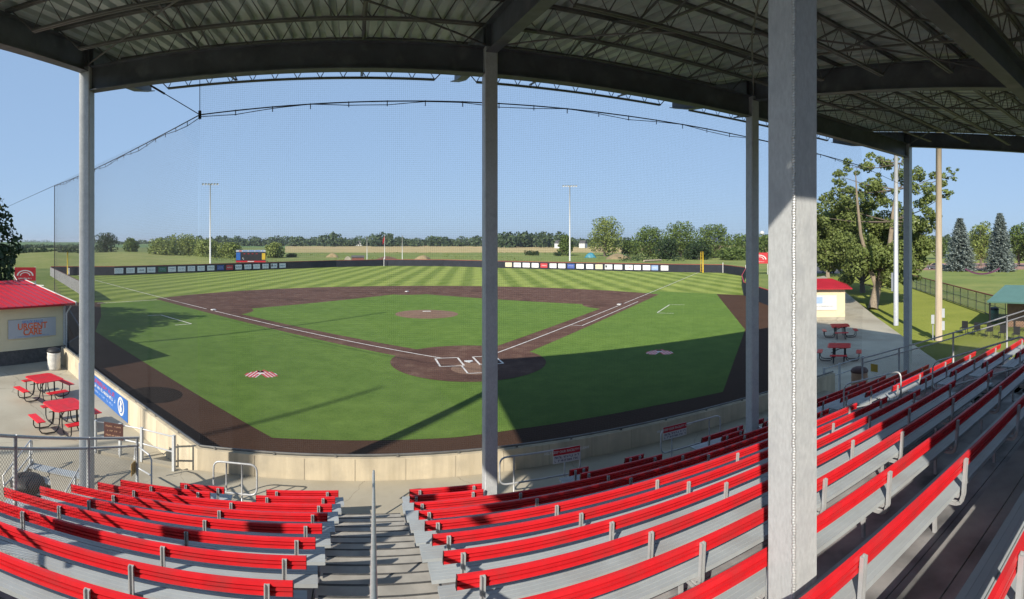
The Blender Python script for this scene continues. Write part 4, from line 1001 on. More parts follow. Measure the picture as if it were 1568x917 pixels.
# ------------------------------------------------------------------ benches
def bench(i, s0, s1, ph, label, group, r=None):
    r = rr_(i) if r is None else r; zt = CAMH - hh(i); zs = zt - .30; fr = lambda s, r_, z: S(s, r_, z, ph)
    t = thing('bleacher_bench', label, 'bench', fr((s0 + s1) / 2, r + .2, zz_(i)), 0, group)
    prof = [(r + .002, zt), (r + .030, zt + .003), (r + .072, zt - .136), (r + .030, zt - .138), (r + .012, zt - .128), (r + .012, zt - .101), (r + .050, zt - .098), (r + .048, zt - .084), (r + .009, zt - .081), (r + .006, zt - .057), (r + .044, zt - .054), (r + .042, zt - .040), (r - .001, zt - .037)]
    mb = MB(); n = len(prof); L = s1 - s0
    mb.v += [tuple(fr(s0, *p)) for p in prof] + [tuple(fr(s1, *p)) for p in prof]
    mb.f.append(tuple(range(n))); mb.f.append(tuple(range(2 * n - 1, n - 1, -1)))
    for k in range(n): k2 = (k + 1) % n; mb.f.append((k, n + k, n + k2, k2))
    back = recalc(mb.build('backrest', 'red', t))
    for s_, e_ in ((s0, -.006), (s1, .006)):
        mb = MB(); q_ = [fr(s_, r - .004, zt + .002), fr(s_ + e_, r - .004, zt + .002), fr(s_ + e_, r + .034, zt + .004), fr(s_, r + .034, zt + .004), fr(s_, r + .022, zt - .140), fr(s_ + e_, r + .022, zt - .140), fr(s_ + e_, r + .076, zt - .140), fr(s_, r + .076, zt - .140)]
        mb.hexa(q_); recalc(mb.build('end_cap', 'redcap', back))
    mb = MB()
    for a, b in ((r + .045, r + .195), (r + .205, r + .355)):
        mb.box(s0 - .12, s1 + .12, a, b, zs - .04, zs, fr)
        for k in range(2): mb.box(s0 - .12, s1 + .12, a + .045 + k * .055, a + .050 + k * .055, zs, zs + .0015, fr)
    recalc(mb.build('seat', 'alu', t))
    if L < 1.2: ps = [s0 + .12, s1 - .12]
    else:
        k0 = math.ceil((s0 + .1 - 1.1) / 1.72); ps = []
        while 1.1 + k0 * 1.72 < s1 - .08: ps.append(1.1 + k0 * 1.72); k0 += 1
        if ph == PHL: ps = [p - 1.25 + .06 * r for p in ps if s0 + .1 < p - 1.25 + .06 * r < s1 - .05]; ps.append(s1 - .22)
        if not ps or ps[0] - s0 > 1.0: ps.append(s0 + .2)
        if s1 - max(ps) > 1.0: ps.append(s1 - .2)
    for s_ in ps:
        mb = MB(); zb = zs - .15
        path = [(r - .022, zt - .012), (r - .002, zs + .03), (r + .003, zs - .05), (r + .03, zb + .02), (r + .08, zb), (r + .20, zb)]
        for (ra, za), (rb, zb_) in zip(path[:-1], path[1:]):
            for e in (-.018, .018): mb.bar(fr(s_ + e, ra, za), fr(s_ + e, rb, zb_), .012, .032, (fr(0, 1, 0) - fr(0, 0, 0)) if abs(za - zb_) > abs(ra - rb) else (0, 0, 1))
            mb.bar(fr(s_, ra + .012, za), fr(s_, rb + .012, zb_), .034, .008, (fr(0, 1, 0) - fr(0, 0, 0)) if abs(za - zb_) > abs(ra - rb) else (0, 0, 1))
        mb.bar(fr(s_, r + .31, zs - .045), fr(s_, r + .31, zz_(i)), .035, .035, fr(0, 1, 0) - fr(0, 0, 0))
        mb.box(s_ - .03, s_ + .03, r + .05, r + .35, zs - .085, zs - .042, fr)
        recalc(mb.build('bracket', 'pipe', t))
GL, GC, GR = 'benches left of the central stairs', 'benches right of the central stairs', 'benches at the right end of the stand'
def nm(i): return ORD[i]
LX = {1: [(276, 343), (408, 518)], 2: [(184.4, 321), (392, 513)], 3: [(149.6, 508)], 4: [(108.5, 501)], 5: [(60.6, 493)], 6: [(3, 482.7)], 7: [(-70, 468.7)], 8: [(-160, 448)], 9: [(-200, 420)], 10: [(-230, 372)], 11: [(-300, 300)]}
for i, segs in LX.items():
    for k, (xa, xb) in enumerate(segs):
        sa = max(-4.12, SX(xa, rr_(i), PHL)); s_b = SX(xb, rr_(i), PHL)
        if i <= 2: lb = f'short {nm(i)}-row bench ' + ('left' if k == 0 else 'right') + ' of the looped railing in the left block'
        else: lb = f'long {nm(i)}-row red-backed bench (counted from the field) left of the stairs'
        bench(i, sa, s_b, PHL, lb, GL)
RX = {1: [(627.5, 740, 'just left of the second column'), (873, 901, 'beside the sign on the nearer looped railing'), (958, 986, 'between the two looped railings'), (1076, 1138, 'left of the third column'), (1170, None, 'behind the near column')],
      2: [(628, 740, 'just left of the second column'), (890, 1014, 'between the two looped railings'), (1107, 1139, 'left of the third column'), (1170, None, 'behind the near column')]}
EX = {3: 634.7, 4: 642, 5: 651.5, 6: 663, 7: 680, 8: 700.6, 9: 728, 10: 765}
for i in (1, 2):
    for xa, xb, w in RX[i]:
        s0 = SX(xa, rr_(i)); s1 = SX(xb, rr_(i)) if xb else 10.02
        bench(i, s0, s1, PHI, f'short {nm(i)}-row red bench from the field, {w}', GC)
for i in range(3, 13):
    s0 = SX(EX[i], rr_(i)) if i in EX else .95
    bench(i, s0, 10.02, PHI, f'long {nm(i)}-row red-backed bench (counted from the field) right of the central stairs', GC, r=.86 if i == 12 else None)
for i in range(1, 12):
    bench(i, 11.68, 15.4, PHI, f'{nm(i)}-row red bench (counted from the field) at the right end of the stand', GR)

# ------------------------------------------------------------------ looped railings, signs
def loop_rail(label, x0, x1, r, z0, z1, group, sgn=None, ph=PHI):
    s0, s1 = SX(x0, r, ph), SX(x1, r, ph)
    t = thing('looped_railing', label, 'railing', S((s0 + s1) / 2, r, WZ, ph), 0, group)
    mb = MB(); mb.tube(rounded(S(s0, r, z0, ph), S(s0, r, z1, ph), S(s1, r, z1, ph), S(s1, r, z0, ph), .17), .021, 8, closed=True); mb.build('loop', 'pipe', t, True)
    w = s1 - s0
    for f in (.3, .66) if w < 1.3 else (.17, .8):
        mb = MB(); mb.tube([S(s0 + w * f, r, WZ, ph), S(s0 + w * f, r, z1, ph)], .02, 8); mb.build('post', 'pipe', t, True)
loop_rail('short looped pipe railing in front of the left block of benches', 327, 393.5, 11.0, .84, 1.50, 'looped railings on the front walkway')
loop_rail('looped pipe railing just right of the second column with a sign at its right end', 765, 888, 11.0, .96, 1.56, 'looped railings on the front walkway')
loop_rail('looped pipe railing left of the third column with a sign at its left end', 1012, 1103, 11.0, .92, 1.52, 'looped railings on the front walkway')
for x0, x1, lb in ((846, 887.5, 'red and white notice on the looped railing right of the second column'), (1014, 1050, 'red and white notice on the looped railing left of the third column')):
    r = 10.97; s0, s1 = SX(x0, r), SX(x1, r); dv = S(1, 0) - S(0, 0); c = S((s0 + s1) / 2, r - .03, 1.44); w = s1 - s0
    t = thing('notice_sign', lb, 'sign', c, 0, 'notices on the looped railings')
    b = MB(); panel(b, c, dv, up, w, .33, .0, .008); bd = recalc(b.build('board', 'white', t))
    b = MB(); panel(b, c + up * .09, dv, up, w - .01, .145, .0095, .002); recalc(b.build('header', 'redsign', t))
    text('HELP KEEP OUR FACILITY CLEAN', .075, 'white', t, c + up * .09, dv, up, .0135, bold=.001)
    for ln_ in t.children:
        if ln_.name.startswith('lettering'):
            xs = [v.co.x for v in ln_.data.vertices]
    scrawl(t, 'inkdark', c, dv, -.035, -w * .44, w * .44, .045, 3, .0095, lw=(.03, .05), gap=.012)
    scrawl(t, 'inkdark', c, dv, -.11, -w * .44, w * .36, .045, 8, .0095, lw=(.03, .05), gap=.012)
# aisle hoops on the right stairs
for r0, r1, lb in ((7.95, 6.25, 'lower looped handrail on the right stairs'), (5.4, 3.15, 'upper looped handrail on the right stairs'), (10.6, 9.7, 'short looped handrail at the foot of the right stairs')):
    s_ = 10.85; zf = lambda r: WZ + .3465 * (10.35 - r)
    t = thing('looped_handrail', lb, 'handrail', S(s_, (r0 + r1) / 2, zf(r0)), 0, 'looped handrails on the right stairs')
    mb = MB(); mb.tube(rounded(S(s_, r0, zf(r0) + .55), S(s_, r0, zf(r0) + 1.2), S(s_, r1, zf(r1) + 1.2), S(s_, r1, zf(r1) + .55), .2), .021, 8, closed=True); mb.build('loop', 'pipe', t, True)
    for r in (r0, r1): mb = MB(); mb.tube([S(s_, r, zf(r) - .1), S(s_, r, zf(r) + .75)], .02, 8); mb.build('post', 'pipe', t, True)

# ------------------------------------------------------------------ side guard fences
def chain(mb, fr, L, zf0, zf1, cell=.062, rad=.0028):
    """diamond wire mesh along 0..L between heights zf0(l), zf1(l)"""
    n = 0; hgt = zf1(0) - zf0(0); k = int((L + hgt) / cell)
    for s_ in (1, -1):
        for i in range(k + 1):
            l0 = i * cell - (hgt if s_ > 0 else 0); l1 = l0 + hgt
            if s_ < 0: l0, l1 = l1, l0
            def at(t_):
                l = l0 + (l1 - l0) * t_; return l
            ta, tb = 0.0, 1.0
            dl = l1 - l0
            for lim in (0, L):
                tt = (lim - l0) / dl
                if dl > 0: (ta, tb) = (max(ta, tt), tb) if lim == 0 else (ta, min(tb, tt))
                else: (ta, tb) = (ta, min(tb, tt)) if lim == 0 else (max(ta, tt), tb)
            if tb - ta < .02: continue
            la, lb_ = at(ta), at(tb); pa = fr(la, zf0(la) + (zf1(la) - zf0(la)) * ta); pb = fr(lb_, zf0(lb_) + (zf1(lb_) - zf0(lb_)) * tb)
            mb.tube([pa, pb], rad, 3, cap=False); n += 1
    return n
def guard(label, a, b, za, zb, hh_, posts, name='guard_fence'):
    a, b = Vector(a), Vector(b); d = (b - a); L = d.length; d.normalize()
    t = thing(name, label, 'fence', (a.x, a.y, WZ), 0, 'side guard fences')
    fr = lambda l, z: a + d * l + up * z
    zt = lambda l: za + (zb - za) * l / L
    mb = MB(); mb.tube([fr(-.06, zt(0)), fr(L, zt(L))], .024, 8); mb.build('top_rail', 'pipe', t, True)
    mb = MB(); mb.tube([fr(-.06, zt(0) - .17), fr(L, zt(L) - .17)], .022, 8); mb.build('middle_rail', 'pipe', t, True)
    mb = MB(); mb.tube([fr(0, zt(0) - hh_), fr(L, zt(L) - hh_)], .018, 8); mb.build('bottom_rail', 'pipe', t, True)
    for l in posts:
        mb = MB(); mb.tube([fr(l, zt(l) - hh_ - .2), fr(l, zt(l) + .03)], .032, 10); mb.build('post', 'galv', t, True)
    mb = MB(); chain(mb, fr, L, lambda l: zt(l) - hh_, lambda l: zt(l) - .17); mb.build('wire_mesh', 'wire', t)
    return t
ga = PD(210, 11.0); gb_ = PD(0, 7.1); dd = (gb_ - ga); LL = dd.length; ge = gb_ + dd.normalized() * 3.0
zz0, zz1 = 2.15, 3.66 + (3.66 - 2.15) / LL * 3.0
t = guard('chain-link guard fence with two pipe rails along the left side of the stand', (ga.x, ga.y, 0), (ge.x, ge.y, 0), zz0, zz1, 1.45, (0, 2.1, 4.2, 6.3))
b = MB(); q_ = ga + dd.normalized() * .1; panel(b, q_ + up * 1.55, dd, up, .22, .26, .04, .006); pq = recalc(b.build('plate', 'gold', None)); pq.name = 'small_plaque'; tag(pq, 'small tan plaque wired to the left guard fence near its end post', 'plaque')
RS = 15.75
t = guard('chain-link guard fence with two pipe rails along the right side of the stand', S(RS, 10.7), S(RS, 1.5), 2.02, 2.02 + .3465 * 9.2, 1.45, (0, 1.55, 3.63, 5.5, 7.3, 9.0))
b = MB(); panel(b, S(RS - .03, 10.2, 1.75), S(-1, 0) - S(0, 0) if 0 else S(0, 1) - S(0, 0), up, .30, .28, .05, .006); o = recalc(b.build('warning_sign', 'yellow')); tag(o, 'small yellow warning sign on the front end of the right guard fence', 'sign')
# walkway edge railings
def pipe_rail(label, pts, zr, post_i, name='pipe_railing', group='pipe railings at the walkway ends'):
    t = thing(name, label, 'railing', pts[0], 0, group)
    for z in zr: mb = MB(); mb.tube([p + up * z for p in pts], .021, 8); mb.build('rail', 'pipe', t, True)
    for i in post_i:
        mb = MB(); p = pts[i]; mb.bar(p + up * (p.z * 0), p + up * (max(zr) + .04), .07, .07); recalc(mb.build('post', 'galv', t))
    return t
def PDz(x, d, z): return PD(x, d, z)
pr = [PDz(266, 13.0, WZ), PDz(217, 13.55, WZ), PDz(184, 13.85, WZ), PDz(146, 14.1, WZ)]
pipe_rail('two-rail pipe railing at the left end of the walkway above the patio', pr, (.47, .85), (0, 1, 2, 3))
b = MB(); c = PDz(175, 13.9, WZ + .68); dx = (pr[1] - pr[3]).normalized(); panel(b, c, dx, up, .56, .42, .04, .012); t = thing('plaque', 'brown lettered plaque fixed to the railing right of the first column', 'sign', c); recalc(b.build('board', 'brown', t))
for k in range(3): scrawl(t, 'tanwall', c, dx, .12 - .12 * k, -.22, .18, .04, 30 + k, .055, lw=(.03, .05), gap=.015)
mb = MB(); mb.prism([(p.x, p.y) for p in (PD(268, 13.14), PD(150, 14.15), PD(150, 14.40), PD(268, 13.36))], PZ, WZ + .05); tag(recalc(mb.build('kerb', 'walk')), kind='structure')
pipe_rail('two-rail pipe railing at the right end of the walkway', [S(15.9, 12.6, PZ), S(16.9, 12.6, PZ), S(18.6, 12.6, PZ)], (.68, 1.08), (0, 1, 2))
t = thing('looped_railing', 'small looped handrail beside the end of the left guard fence', 'railing', PD(218, 12), 0, 'small looped handrails on the left')
mb = MB(); mb.tube([PDz(206, 12.4, 1.10), PDz(207, 12.4, 1.42), PDz(214, 12.2, 1.48), PDz(228, 11.85, 1.46), PDz(232, 11.8, 1.36), PDz(232, 11.8, WZ)], .02, 8); mb.tube([PDz(208, 12.4, .95), PDz(232, 11.8, 1.0)], .02, 8); mb.build('rail', 'pipe', t, True)
# small exit stairs on the left
t = thing('exit_stairs', 'small aluminium exit stairs with pipe rails behind the left guard fence', 'stairs', PD(90, 13))
a, b2 = PDz(62, 12.0, PZ), PDz(128, 14.4, PZ); d = (b2 - a).normalized(); nn = Vector((d.y, -d.x, 0))
for k in range(3):
    mb = MB(); z = PZ + .1 + .13 * k; c = a + d * (.32 * k + .2); mb.hexa([Vector((q_.x, q_.y, z_)) for z_ in (z - .03, z) for q_ in (c - nn * .75, c + d * .3 - nn * .75, c + d * .3 + nn * .75, c + nn * .75)]); recalc(mb.build('tread', 'alu', t))
for s_ in (-.8, .8):
    mb = MB(); e = a + nn * s_; mb.bar(e + up * .05, e + d * 1.15 + up * .38, .05, .14); recalc(mb.build('stringer', 'alu', t))
    mb = MB(); mb.tube([e - d * .3 + up * .35, e - d * .35 + up * .6, e + d * .1 + up * .72, e + d * 1.0 + up * .98, e + d * 1.1 + up * .93, e + d * 1.1 + up * .6, e + d * .1 + up * .4, e - d * .3 + up * .35], .02, 8); mb.build('rail', 'pipe', t, True)
    for l in (.15, 1.0):
        mb = MB(); mb.bar(e + d * l, e + d * l + up * (.7 + .27 * l), .05, .05); recalc(mb.build('post', 'galv', t))

# ------------------------------------------------------------------ roof
def hb(r): return CAMH + 3.62 + .115 * (r - 9.7)
RD = .55
cols = [(SX(133, 9.7), 9.7, 'left corner column of the stand, its left face sunlit'), (SX(750, 9.7), 9.7, 'middle column standing in front of home plate'), (SX(1152, 9.7), 9.7, 'column just left of the wide near column'), (SX(1390, 9.7), 9.7, 'far right front column beside the white light pole'),
        (SX(1213.5, 2.4), 2.4, 'wide near column with a welded corner seam, right of center'), (-5.5, 2.4, 'rear column at the left end of the stand, outside the view'), (9.25, 2.4, 'rear column right of the view'), (17.4, 2.4, 'rear column at the far right end, outside the view')]
def octa(s, r, w, c=.018):
    n = w / 2; return [(s - n + c, r - n), (s + n - c, r - n), (s + n, r - n + c), (s + n, r + n - c), (s + n - c, r + n), (s - n + c, r + n), (s - n, r + n - c), (s - n, r - n + c)]
FG0, FGD = CAMH + 3.2, .52
for k, (s, r, lb) in enumerate(cols):
    t = thing('steel_column', 'galvanised square steel ' + lb, 'column', S(s, r, .3), 0, 'steel columns carrying the roof')
    w = .254; z1 = FG0 + FGD if r > 5 else hb(r) - .02; z0 = WZ if r > 5 else zz_(9) - .3
    if r > 5 and (s > 15.6 or s < -4.5): z0 = PZ
    b = MB(); o8 = octa(s, r, w); pts = [S(*p) for p in o8]; b.prism([(p.x, p.y) for p in pts], z0, z1); recalc(b.build('shaft', 'galv', t))
    b = MB(); q_ = [S(s + a, r + c_) for a, c_ in ((-.2, -.2), (.2, -.2), (.2, .2), (-.2, .2))]; b.prism([(p.x, p.y) for p in q_], z0, z0 + .03); recalc(b.build('base_plate', 'galv', t))
    b = MB(); q_ = [S(s + a, r + c_) for a, c_ in ((-.16, -.16), (.16, -.16), (.16, .16), (-.16, .16))]; b.prism([(p.x, p.y) for p in q_], z1 - .005, z1 + .025); recalc(b.build('cap_plate', 'beam', t))
    if k == 4:
        b = MB(); n = int((z1 - z0) / .018); cs = (s - w / 2 + .006, r - w / 2 + .006)
        rnd = random.Random(2)
        for i in range(n):
            z = z0 + .02 + i * .018; jx = rnd.uniform(-.002, .002)
            c_ = S(cs[0] + jx, cs[1] - jx, z); rr0 = rnd.uniform(.0145, .0158)
            b.tube([c_ - up * .009, c_ - up * .004, c_ + up * .004, c_ + up * .0093], [rr0 * .86, rr0, rr0, rr0 * .86], 7, cap=False)
        b.build('weld_seam', mat('weld bead', (0.54, 0.55, 0.55), .35, .4, .2, 20), t, True)
rf = thing('roof_canopy', 'dark steel roof canopy with open-web joists over the grandstand', 'roof', S(6, 6, 9))
def ibeam(mb, a, b, w, dp, tw=.012, tf=.02):
    """I beam whose bottom centre line is a-b"""
    a, b = Vector(a), Vector(b)
    mb.bar(a + up * tf / 2, b + up * tf / 2, w, tf); mb.bar(a + up * (dp - tf / 2), b + up * (dp - tf / 2), w, tf); mb.bar(a + up * dp / 2, b + up * dp / 2, tw, dp - 2 * tf)
fs = [c[0] for c in cols[:4]]; R0, R1 = -.7, 13.3
for a, b2 in zip(fs[:-1], fs[1:]):
    mb = MB(); ibeam(mb, S(a + .13, 9.7, FG0), S(b2 - .13, 9.7, FG0), .24, FGD); recalc(mb.build('front_girder', 'beam', rf))
    mb = MB(); zb = hb(2.4) - .40; ibeam(mb, S(a + .13, 2.4, zb), S(b2 - .13, 2.4, zb), .24, .40); recalc(mb.build('rear_girder', 'beam', rf))
for s in fs:
    mb = MB(); ibeam(mb, S(s, R0, hb(R0)), S(s, R1 - .9, hb(R1 - .9)), .22, RD)
    # tapered tip
    p0, p1 = R1 - .9, R1
    mb.hexa([S(s - .11, p0, hb(p0)), S(s + .11, p0, hb(p0)), S(s + .11, p1, hb(p1) + .12), S(s - .11, p1, hb(p1) + .12), S(s - .11, p0, hb(p0) + .02), S(s + .11, p0, hb(p0) + .02), S(s + .11, p1, hb(p1) + .14), S(s - .11, p1, hb(p1) + .14)])
    mb.hexa([S(s - .006, p0, hb(p0) + .02), S(s + .006, p0, hb(p0) + .02), S(s + .006, p1, hb(p1) + .14), S(s - .006, p1, hb(p1) + .14), S(s - .006, p0, hb(p0) + RD), S(s + .006, p0, hb(p0) + RD), S(s + .006, p1, hb(p1) + RD), S(s - .006, p1, hb(p1) + RD)])
    for rr0 in (9.58, 9.82, 2.3, 2.5): mb.box(s - .1, s + .1, rr0 - .006, rr0 + .006, hb(rr0) + .02, hb(rr0) + RD - .02, S)
    recalc(mb.build('rafter', 'beam', rf))
JR = [13.15, 11.4, 9.95, 8.45, 6.95, 5.45, 3.95, 2.4, .9, -.45]
for bi, (a, b2) in enumerate(zip(fs[:-1], fs[1:])):
    for r in JR:
        zt = hb(r) + RD + .075; zb = zt - (.50 if r > 13 else .47); mb = MB(); L = b2 - a
        for e in (-.03, .03):
            mb.bar(S(a, r + e, zt), S(b2, r + e, zt), .045, .045); mb.bar(S(a + .55, r + e, zb), S(b2 - .55, r + e, zb), .038, .038)
        n = int(round((L - 1.1) / .58)); step = (L - 1.1) / n
        for k in range(n):
            x = a + .55 + k * step
            mb.tube([S(x, r, zb), S(x + step / 2, r, zt), S(x + step, r, zb)], .012, 4, cap=False)
        mb.tube([S(a + .08, r, zt), S(a + .55, r, zb)], .014, 4); mb.tube([S(b2 - .08, r, zt), S(b2 - .55, r, zb)], .014, 4)
        recalc(mb.build('open_web_joist', 'joist', rf))
    mb = MB()
    for f in (.3, .7):
        s_ = a + (b2 - a) * f
        for ra, rb in zip(JR[:-1], JR[1:]):
            za, zb = hb(ra) + RD + .05, hb(rb) + RD + .05
            mb.bar(S(s_, ra, za - .42), S(s_, rb, zb - .42), .035, .035)
            mb.bar(S(s_, ra, za), S(s_, rb, zb - .42), .03, .03); mb.bar(S(s_ + .04, ra, za - .42), S(s_ + .04, rb, zb), .03, .03)
    recalc(mb.build('cross_bridging', 'joist', rf))
    mb = MB(); mb.tube([S(a + .15, 9.5, FG0 + FGD), S((a + b2) / 2, 6.2, hb(6.2) + .2), S(b2 - .3, 2.6, hb(2.6) + .1)], .018, 5)
    mb.tube([S(b2 - .15, 9.5, FG0 + FGD), S((a + b2) / 2, 6.2, hb(6.2) + .16), S(a + .3, 2.6, hb(2.6) + .1)], .018, 5); recalc(mb.build('rod_brace', 'joist', rf))
# ribbed roof sheet
mb = MB(); RS0, RS1 = fs[0] - .3, fs[-1] + .3; pitch = .305; n = int((RS1 - RS0) / pitch); prof = []
for k in range(n + 1):
    x = RS0 + k * pitch
    prof += [(x, 0), (x + .15, 0), (x + .17, .10), (x + .27, .10)]
for (x, z) in prof:
    for r in (R0 - .15, 6, R1 + .12): mb.v.append(tuple(S(x, r, hb(r) + RD + .105 + z)))
for k in range(len(prof) - 1):
    for j in range(2): a = k * 3 + j; mb.f.append((a, a + 1, a + 4, a + 3))
recalc(mb.build('roof_sheet', 'deckroof', rf))
mb = MB()
for r in (R0 - .17, R1 + .14): mb.bar(S(RS0, r, hb(r) + RD + .10), S(RS1, r, hb(r) + RD + .10), .02, .16)
recalc(mb.build('eave_trim', 'beam', rf))

# press box behind the seats: its corner throws the slanting shade edge across the right benches
t = thing('press_box', 'tan press box behind the top row of seats, outside the view', 'building', S(8, -2.4, zz_(13)))
b = MB(); z0, z1 = zz_(13) - .4, hb(-.9) + .3; b.box(1.75, 7.3, -3.6, -1.15, z0, z1, S); recalc(b.build('wall', 'tanwall', t))
for k in range(2):
    b = MB(); s_ = 2.4 + k * 2.4; b.box(s_, s_ + 1.7, -1.16, -1.12, z0 + 1.7, z0 + 2.8, S); f_ = recalc(b.build('window', 'white', t))
    b = MB(); b.box(s_ + .06, s_ + 1.64, -1.125, -1.11, z0 + 1.76, z0 + 2.74, S); recalc(b.build('pane', 'glass', f_))

# ------------------------------------------------------------------ backstop net
t = thing('backstop_net', 'tall fine black backstop net hung above the concrete wall behind home plate', 'net', WALLC)
wc = WALLC.copy(); we = S(18.4, 12.55)
def netpanel(name, a, b, z0, z1, cell, rad):
    mb = MB(); L = (b - a).xy.length; d = (b - a).normalized(); n = int(L / cell); k = int((z1 - z0) / cell)
    ddx = Vector((d.x, d.y, 0)); nn = Vector((d.y, -d.x, 0))
    def bulge(l, z): return nn * (.10 * math.sin(l * .9) * math.sin((z - z0) / (z1 - z0) * math.pi))
    m_ = 6
    def strip(pts):
        for p, q_ in zip(pts[:-1], pts[1:]): mb.tube([p, q_], rad, 3, cap=False)
    for i in range(n + 1):
        l = i * cell; strip([a + ddx * l + bulge(l, z) + up * z for z in [z0 + (z1 - z0) * j / 4 for j in range(5)]])
    for j in range(k + 1):
        z = z0 + j * cell; ns = max(4, int(L / .8)); strip([a + ddx * (L * i / ns) + bulge(L * i / ns, z) + up * z for i in range(ns + 1)])
    o = mb.build(name, 'net', t); return o
NZ = WT + .08
netpanel('net_mesh', wc, we, NZ, 10.35, .048, .0011)
netpanel('net_mesh', NETL, wc, NZ, 9.45, .048, .0011)
def cable(a, b, sag, rad=.012, n=24):
    return [a + (b - a) * (i / n) - up * sag * 4 * (i / n) * (1 - i / n) for i in range(n + 1)]
mb = MB(); zt = 9.5; zr = 9.75
A, B_ = wc + up * 9.52, we + up * 9.55
c1 = [p for p in cable(A, B_, -.28)]; mb.tube(c1, .016, 6); mb.tube([p - up * (.05 + .05 * math.sin(i * 1.7)) for i, p in enumerate(c1)], .010, 5)
for i in range(0, len(c1)): mb.tube([c1[i] + up * .02, c1[i] - up * .12], .012, 5)
mb.build('top_cable', 'black', t, True)
mb = MB(); c2 = cable(A, NETL + up * 9.42, .15); mb.tube(c2, .014, 6); mb.tube([p - up * (.07 + .05 * math.sin(i * 1.3)) for i, p in enumerate(c2)], .009, 5)
for p in c2[1:]: mb.tube([p, p - up * .12], .01, 5)
mb.build('side_cable', 'black', t, True)
mb = MB(); tip = S(fs[0], R1 - .5, hb(R1) + .25); m_ = tip.lerp(A, .35); mb.tube([tip, m_], .012, 5); mb.tube([m_, A], .012, 5); mb.tube([tip.lerp(A, .12), tip.lerp(A, .38)], .03, 6)
mb.tube([A, wc + up * 10.4], .01, 5); mb.tube([A - up * .1, A + up * .1], .04, 8); mb.build('stay_cable', 'black', t, True)
mb = MB(); e = NETL + up * 9.42; mb.tube([e, e + (NETL - wc).normalized() * 27 + up * .2], .014, 5); mb.tube([NETL, e], .02, 6); mb.build('end_cable', 'black', t, True)
mb = MB(); mb.tube([we + up * 9.55, S(25, 14, 9.3)], .012, 5); mb.build('right_guy', 'black', t, True)

# ------------------------------------------------------------------ foul-side fences, boards
def navyfence(label, pts, h, m='navy', name='padded_fence', rail='redsign'):
    t = thing(name, label, 'fence', pts[0]); mb = MB(); wallstrip(mb, pts, 0, h, .08); recalc(mb.build('screen', m, t))
    mb = MB(); wallstrip(mb, pts, h, h + .06, .1); recalc(mb.build('top_rail', rail, t)); return t
navyfence('dark screened fence closing the left foul corner behind the red roof', [P(77, 421.8), P(100, 436), P(122, 450), P(134, 461)], 1.55, m='riser', rail='brown')
navyfence('black dugout railing fence between the left building and the track', [WALLL + Vector((-.2, .5, 0)), Vector((-21.4, 19.8, 0)), Vector((-29.2, 25.6, 0))], 1.15, rail='navy')
navyfence('dark screened fence closing the right foul corner', [P(1142, 424), P(1136, 438), P(1139, 452), P(1160, 461), P(1185, 471)], 1.5)
def board(label, x, d, w, z0, z1, emblem=True):
    c = PD(x, d); dx = Vector((c.y, -c.x, 0)).normalized()
    t = thing('red_sign_board', label, 'sign', c, 0, 'red sign boards'); cz = c + up * (z0 + z1) / 2; s_ = 1 if dx.cross(up).dot(c) < 0 else -1; dx = dx * s_
    b = MB(); panel(b, cz, dx, up, w, z1 - z0, 0, .05); recalc(b.build('board', 'redsign', t))
    for e in (-1, 1): b = MB(); b.bar(c + dx * e * w * .48 - dx.cross(up) * .08, c + dx * e * w * .48 - dx.cross(up) * .08 + up * (z1 + .05), .1); recalc(b.build('post', 'white', t))
    b = MB(); rad = (z1 - z0) * .42; cc = cz - up * (z1 - z0) * .12
    for ra, rb in ((rad, rad * .82), (rad * .62, rad * .5)):
        for k in range(12):
            a0_, a1_ = math.pi * k / 12, math.pi * (k + 1) / 12; f_ = dx.cross(up) * .056
            b.quad(*[cc + f_ + dx * q_ * 1.5 * math.cos(an) + up * q_ * math.sin(an) for q_, an in ((ra, a0_), (ra, a1_), (rb, a1_), (rb, a0_))])
    b.build('arched_emblem', 'white', t)
    scrawl(t, 'white', cz, dx, -(z1 - z0) * .32, -w * .3, w * .3, .16, 2, .056, lw=(.12, .2), gap=.05)
board('red sign board with a white arched emblem behind the left building', 38.5, 66, 2.7, 1.35, 3.05)
board('red sign board with a white arched emblem right of the third column', 1163, 100, 3.2, 2.1, 4.2)
t = thing('white_railing', 'white pipe railing and steps in front of the left red sign board', 'railing', PD(36, 58))
mb = MB()
for k in range(6): p = PD(22 + k * 9, 60 - k * .6); mb.tube([p, p + up * 1.5], .045, 6)
for z in (.75, 1.5): mb.tube([PD(22, 60, z), PD(67, 57, z)], .045, 6)
mb.tube([PD(20, 60, 2.6), PD(36, 56, .9)], .05, 6); mb.build('rail', 'white', t, True)

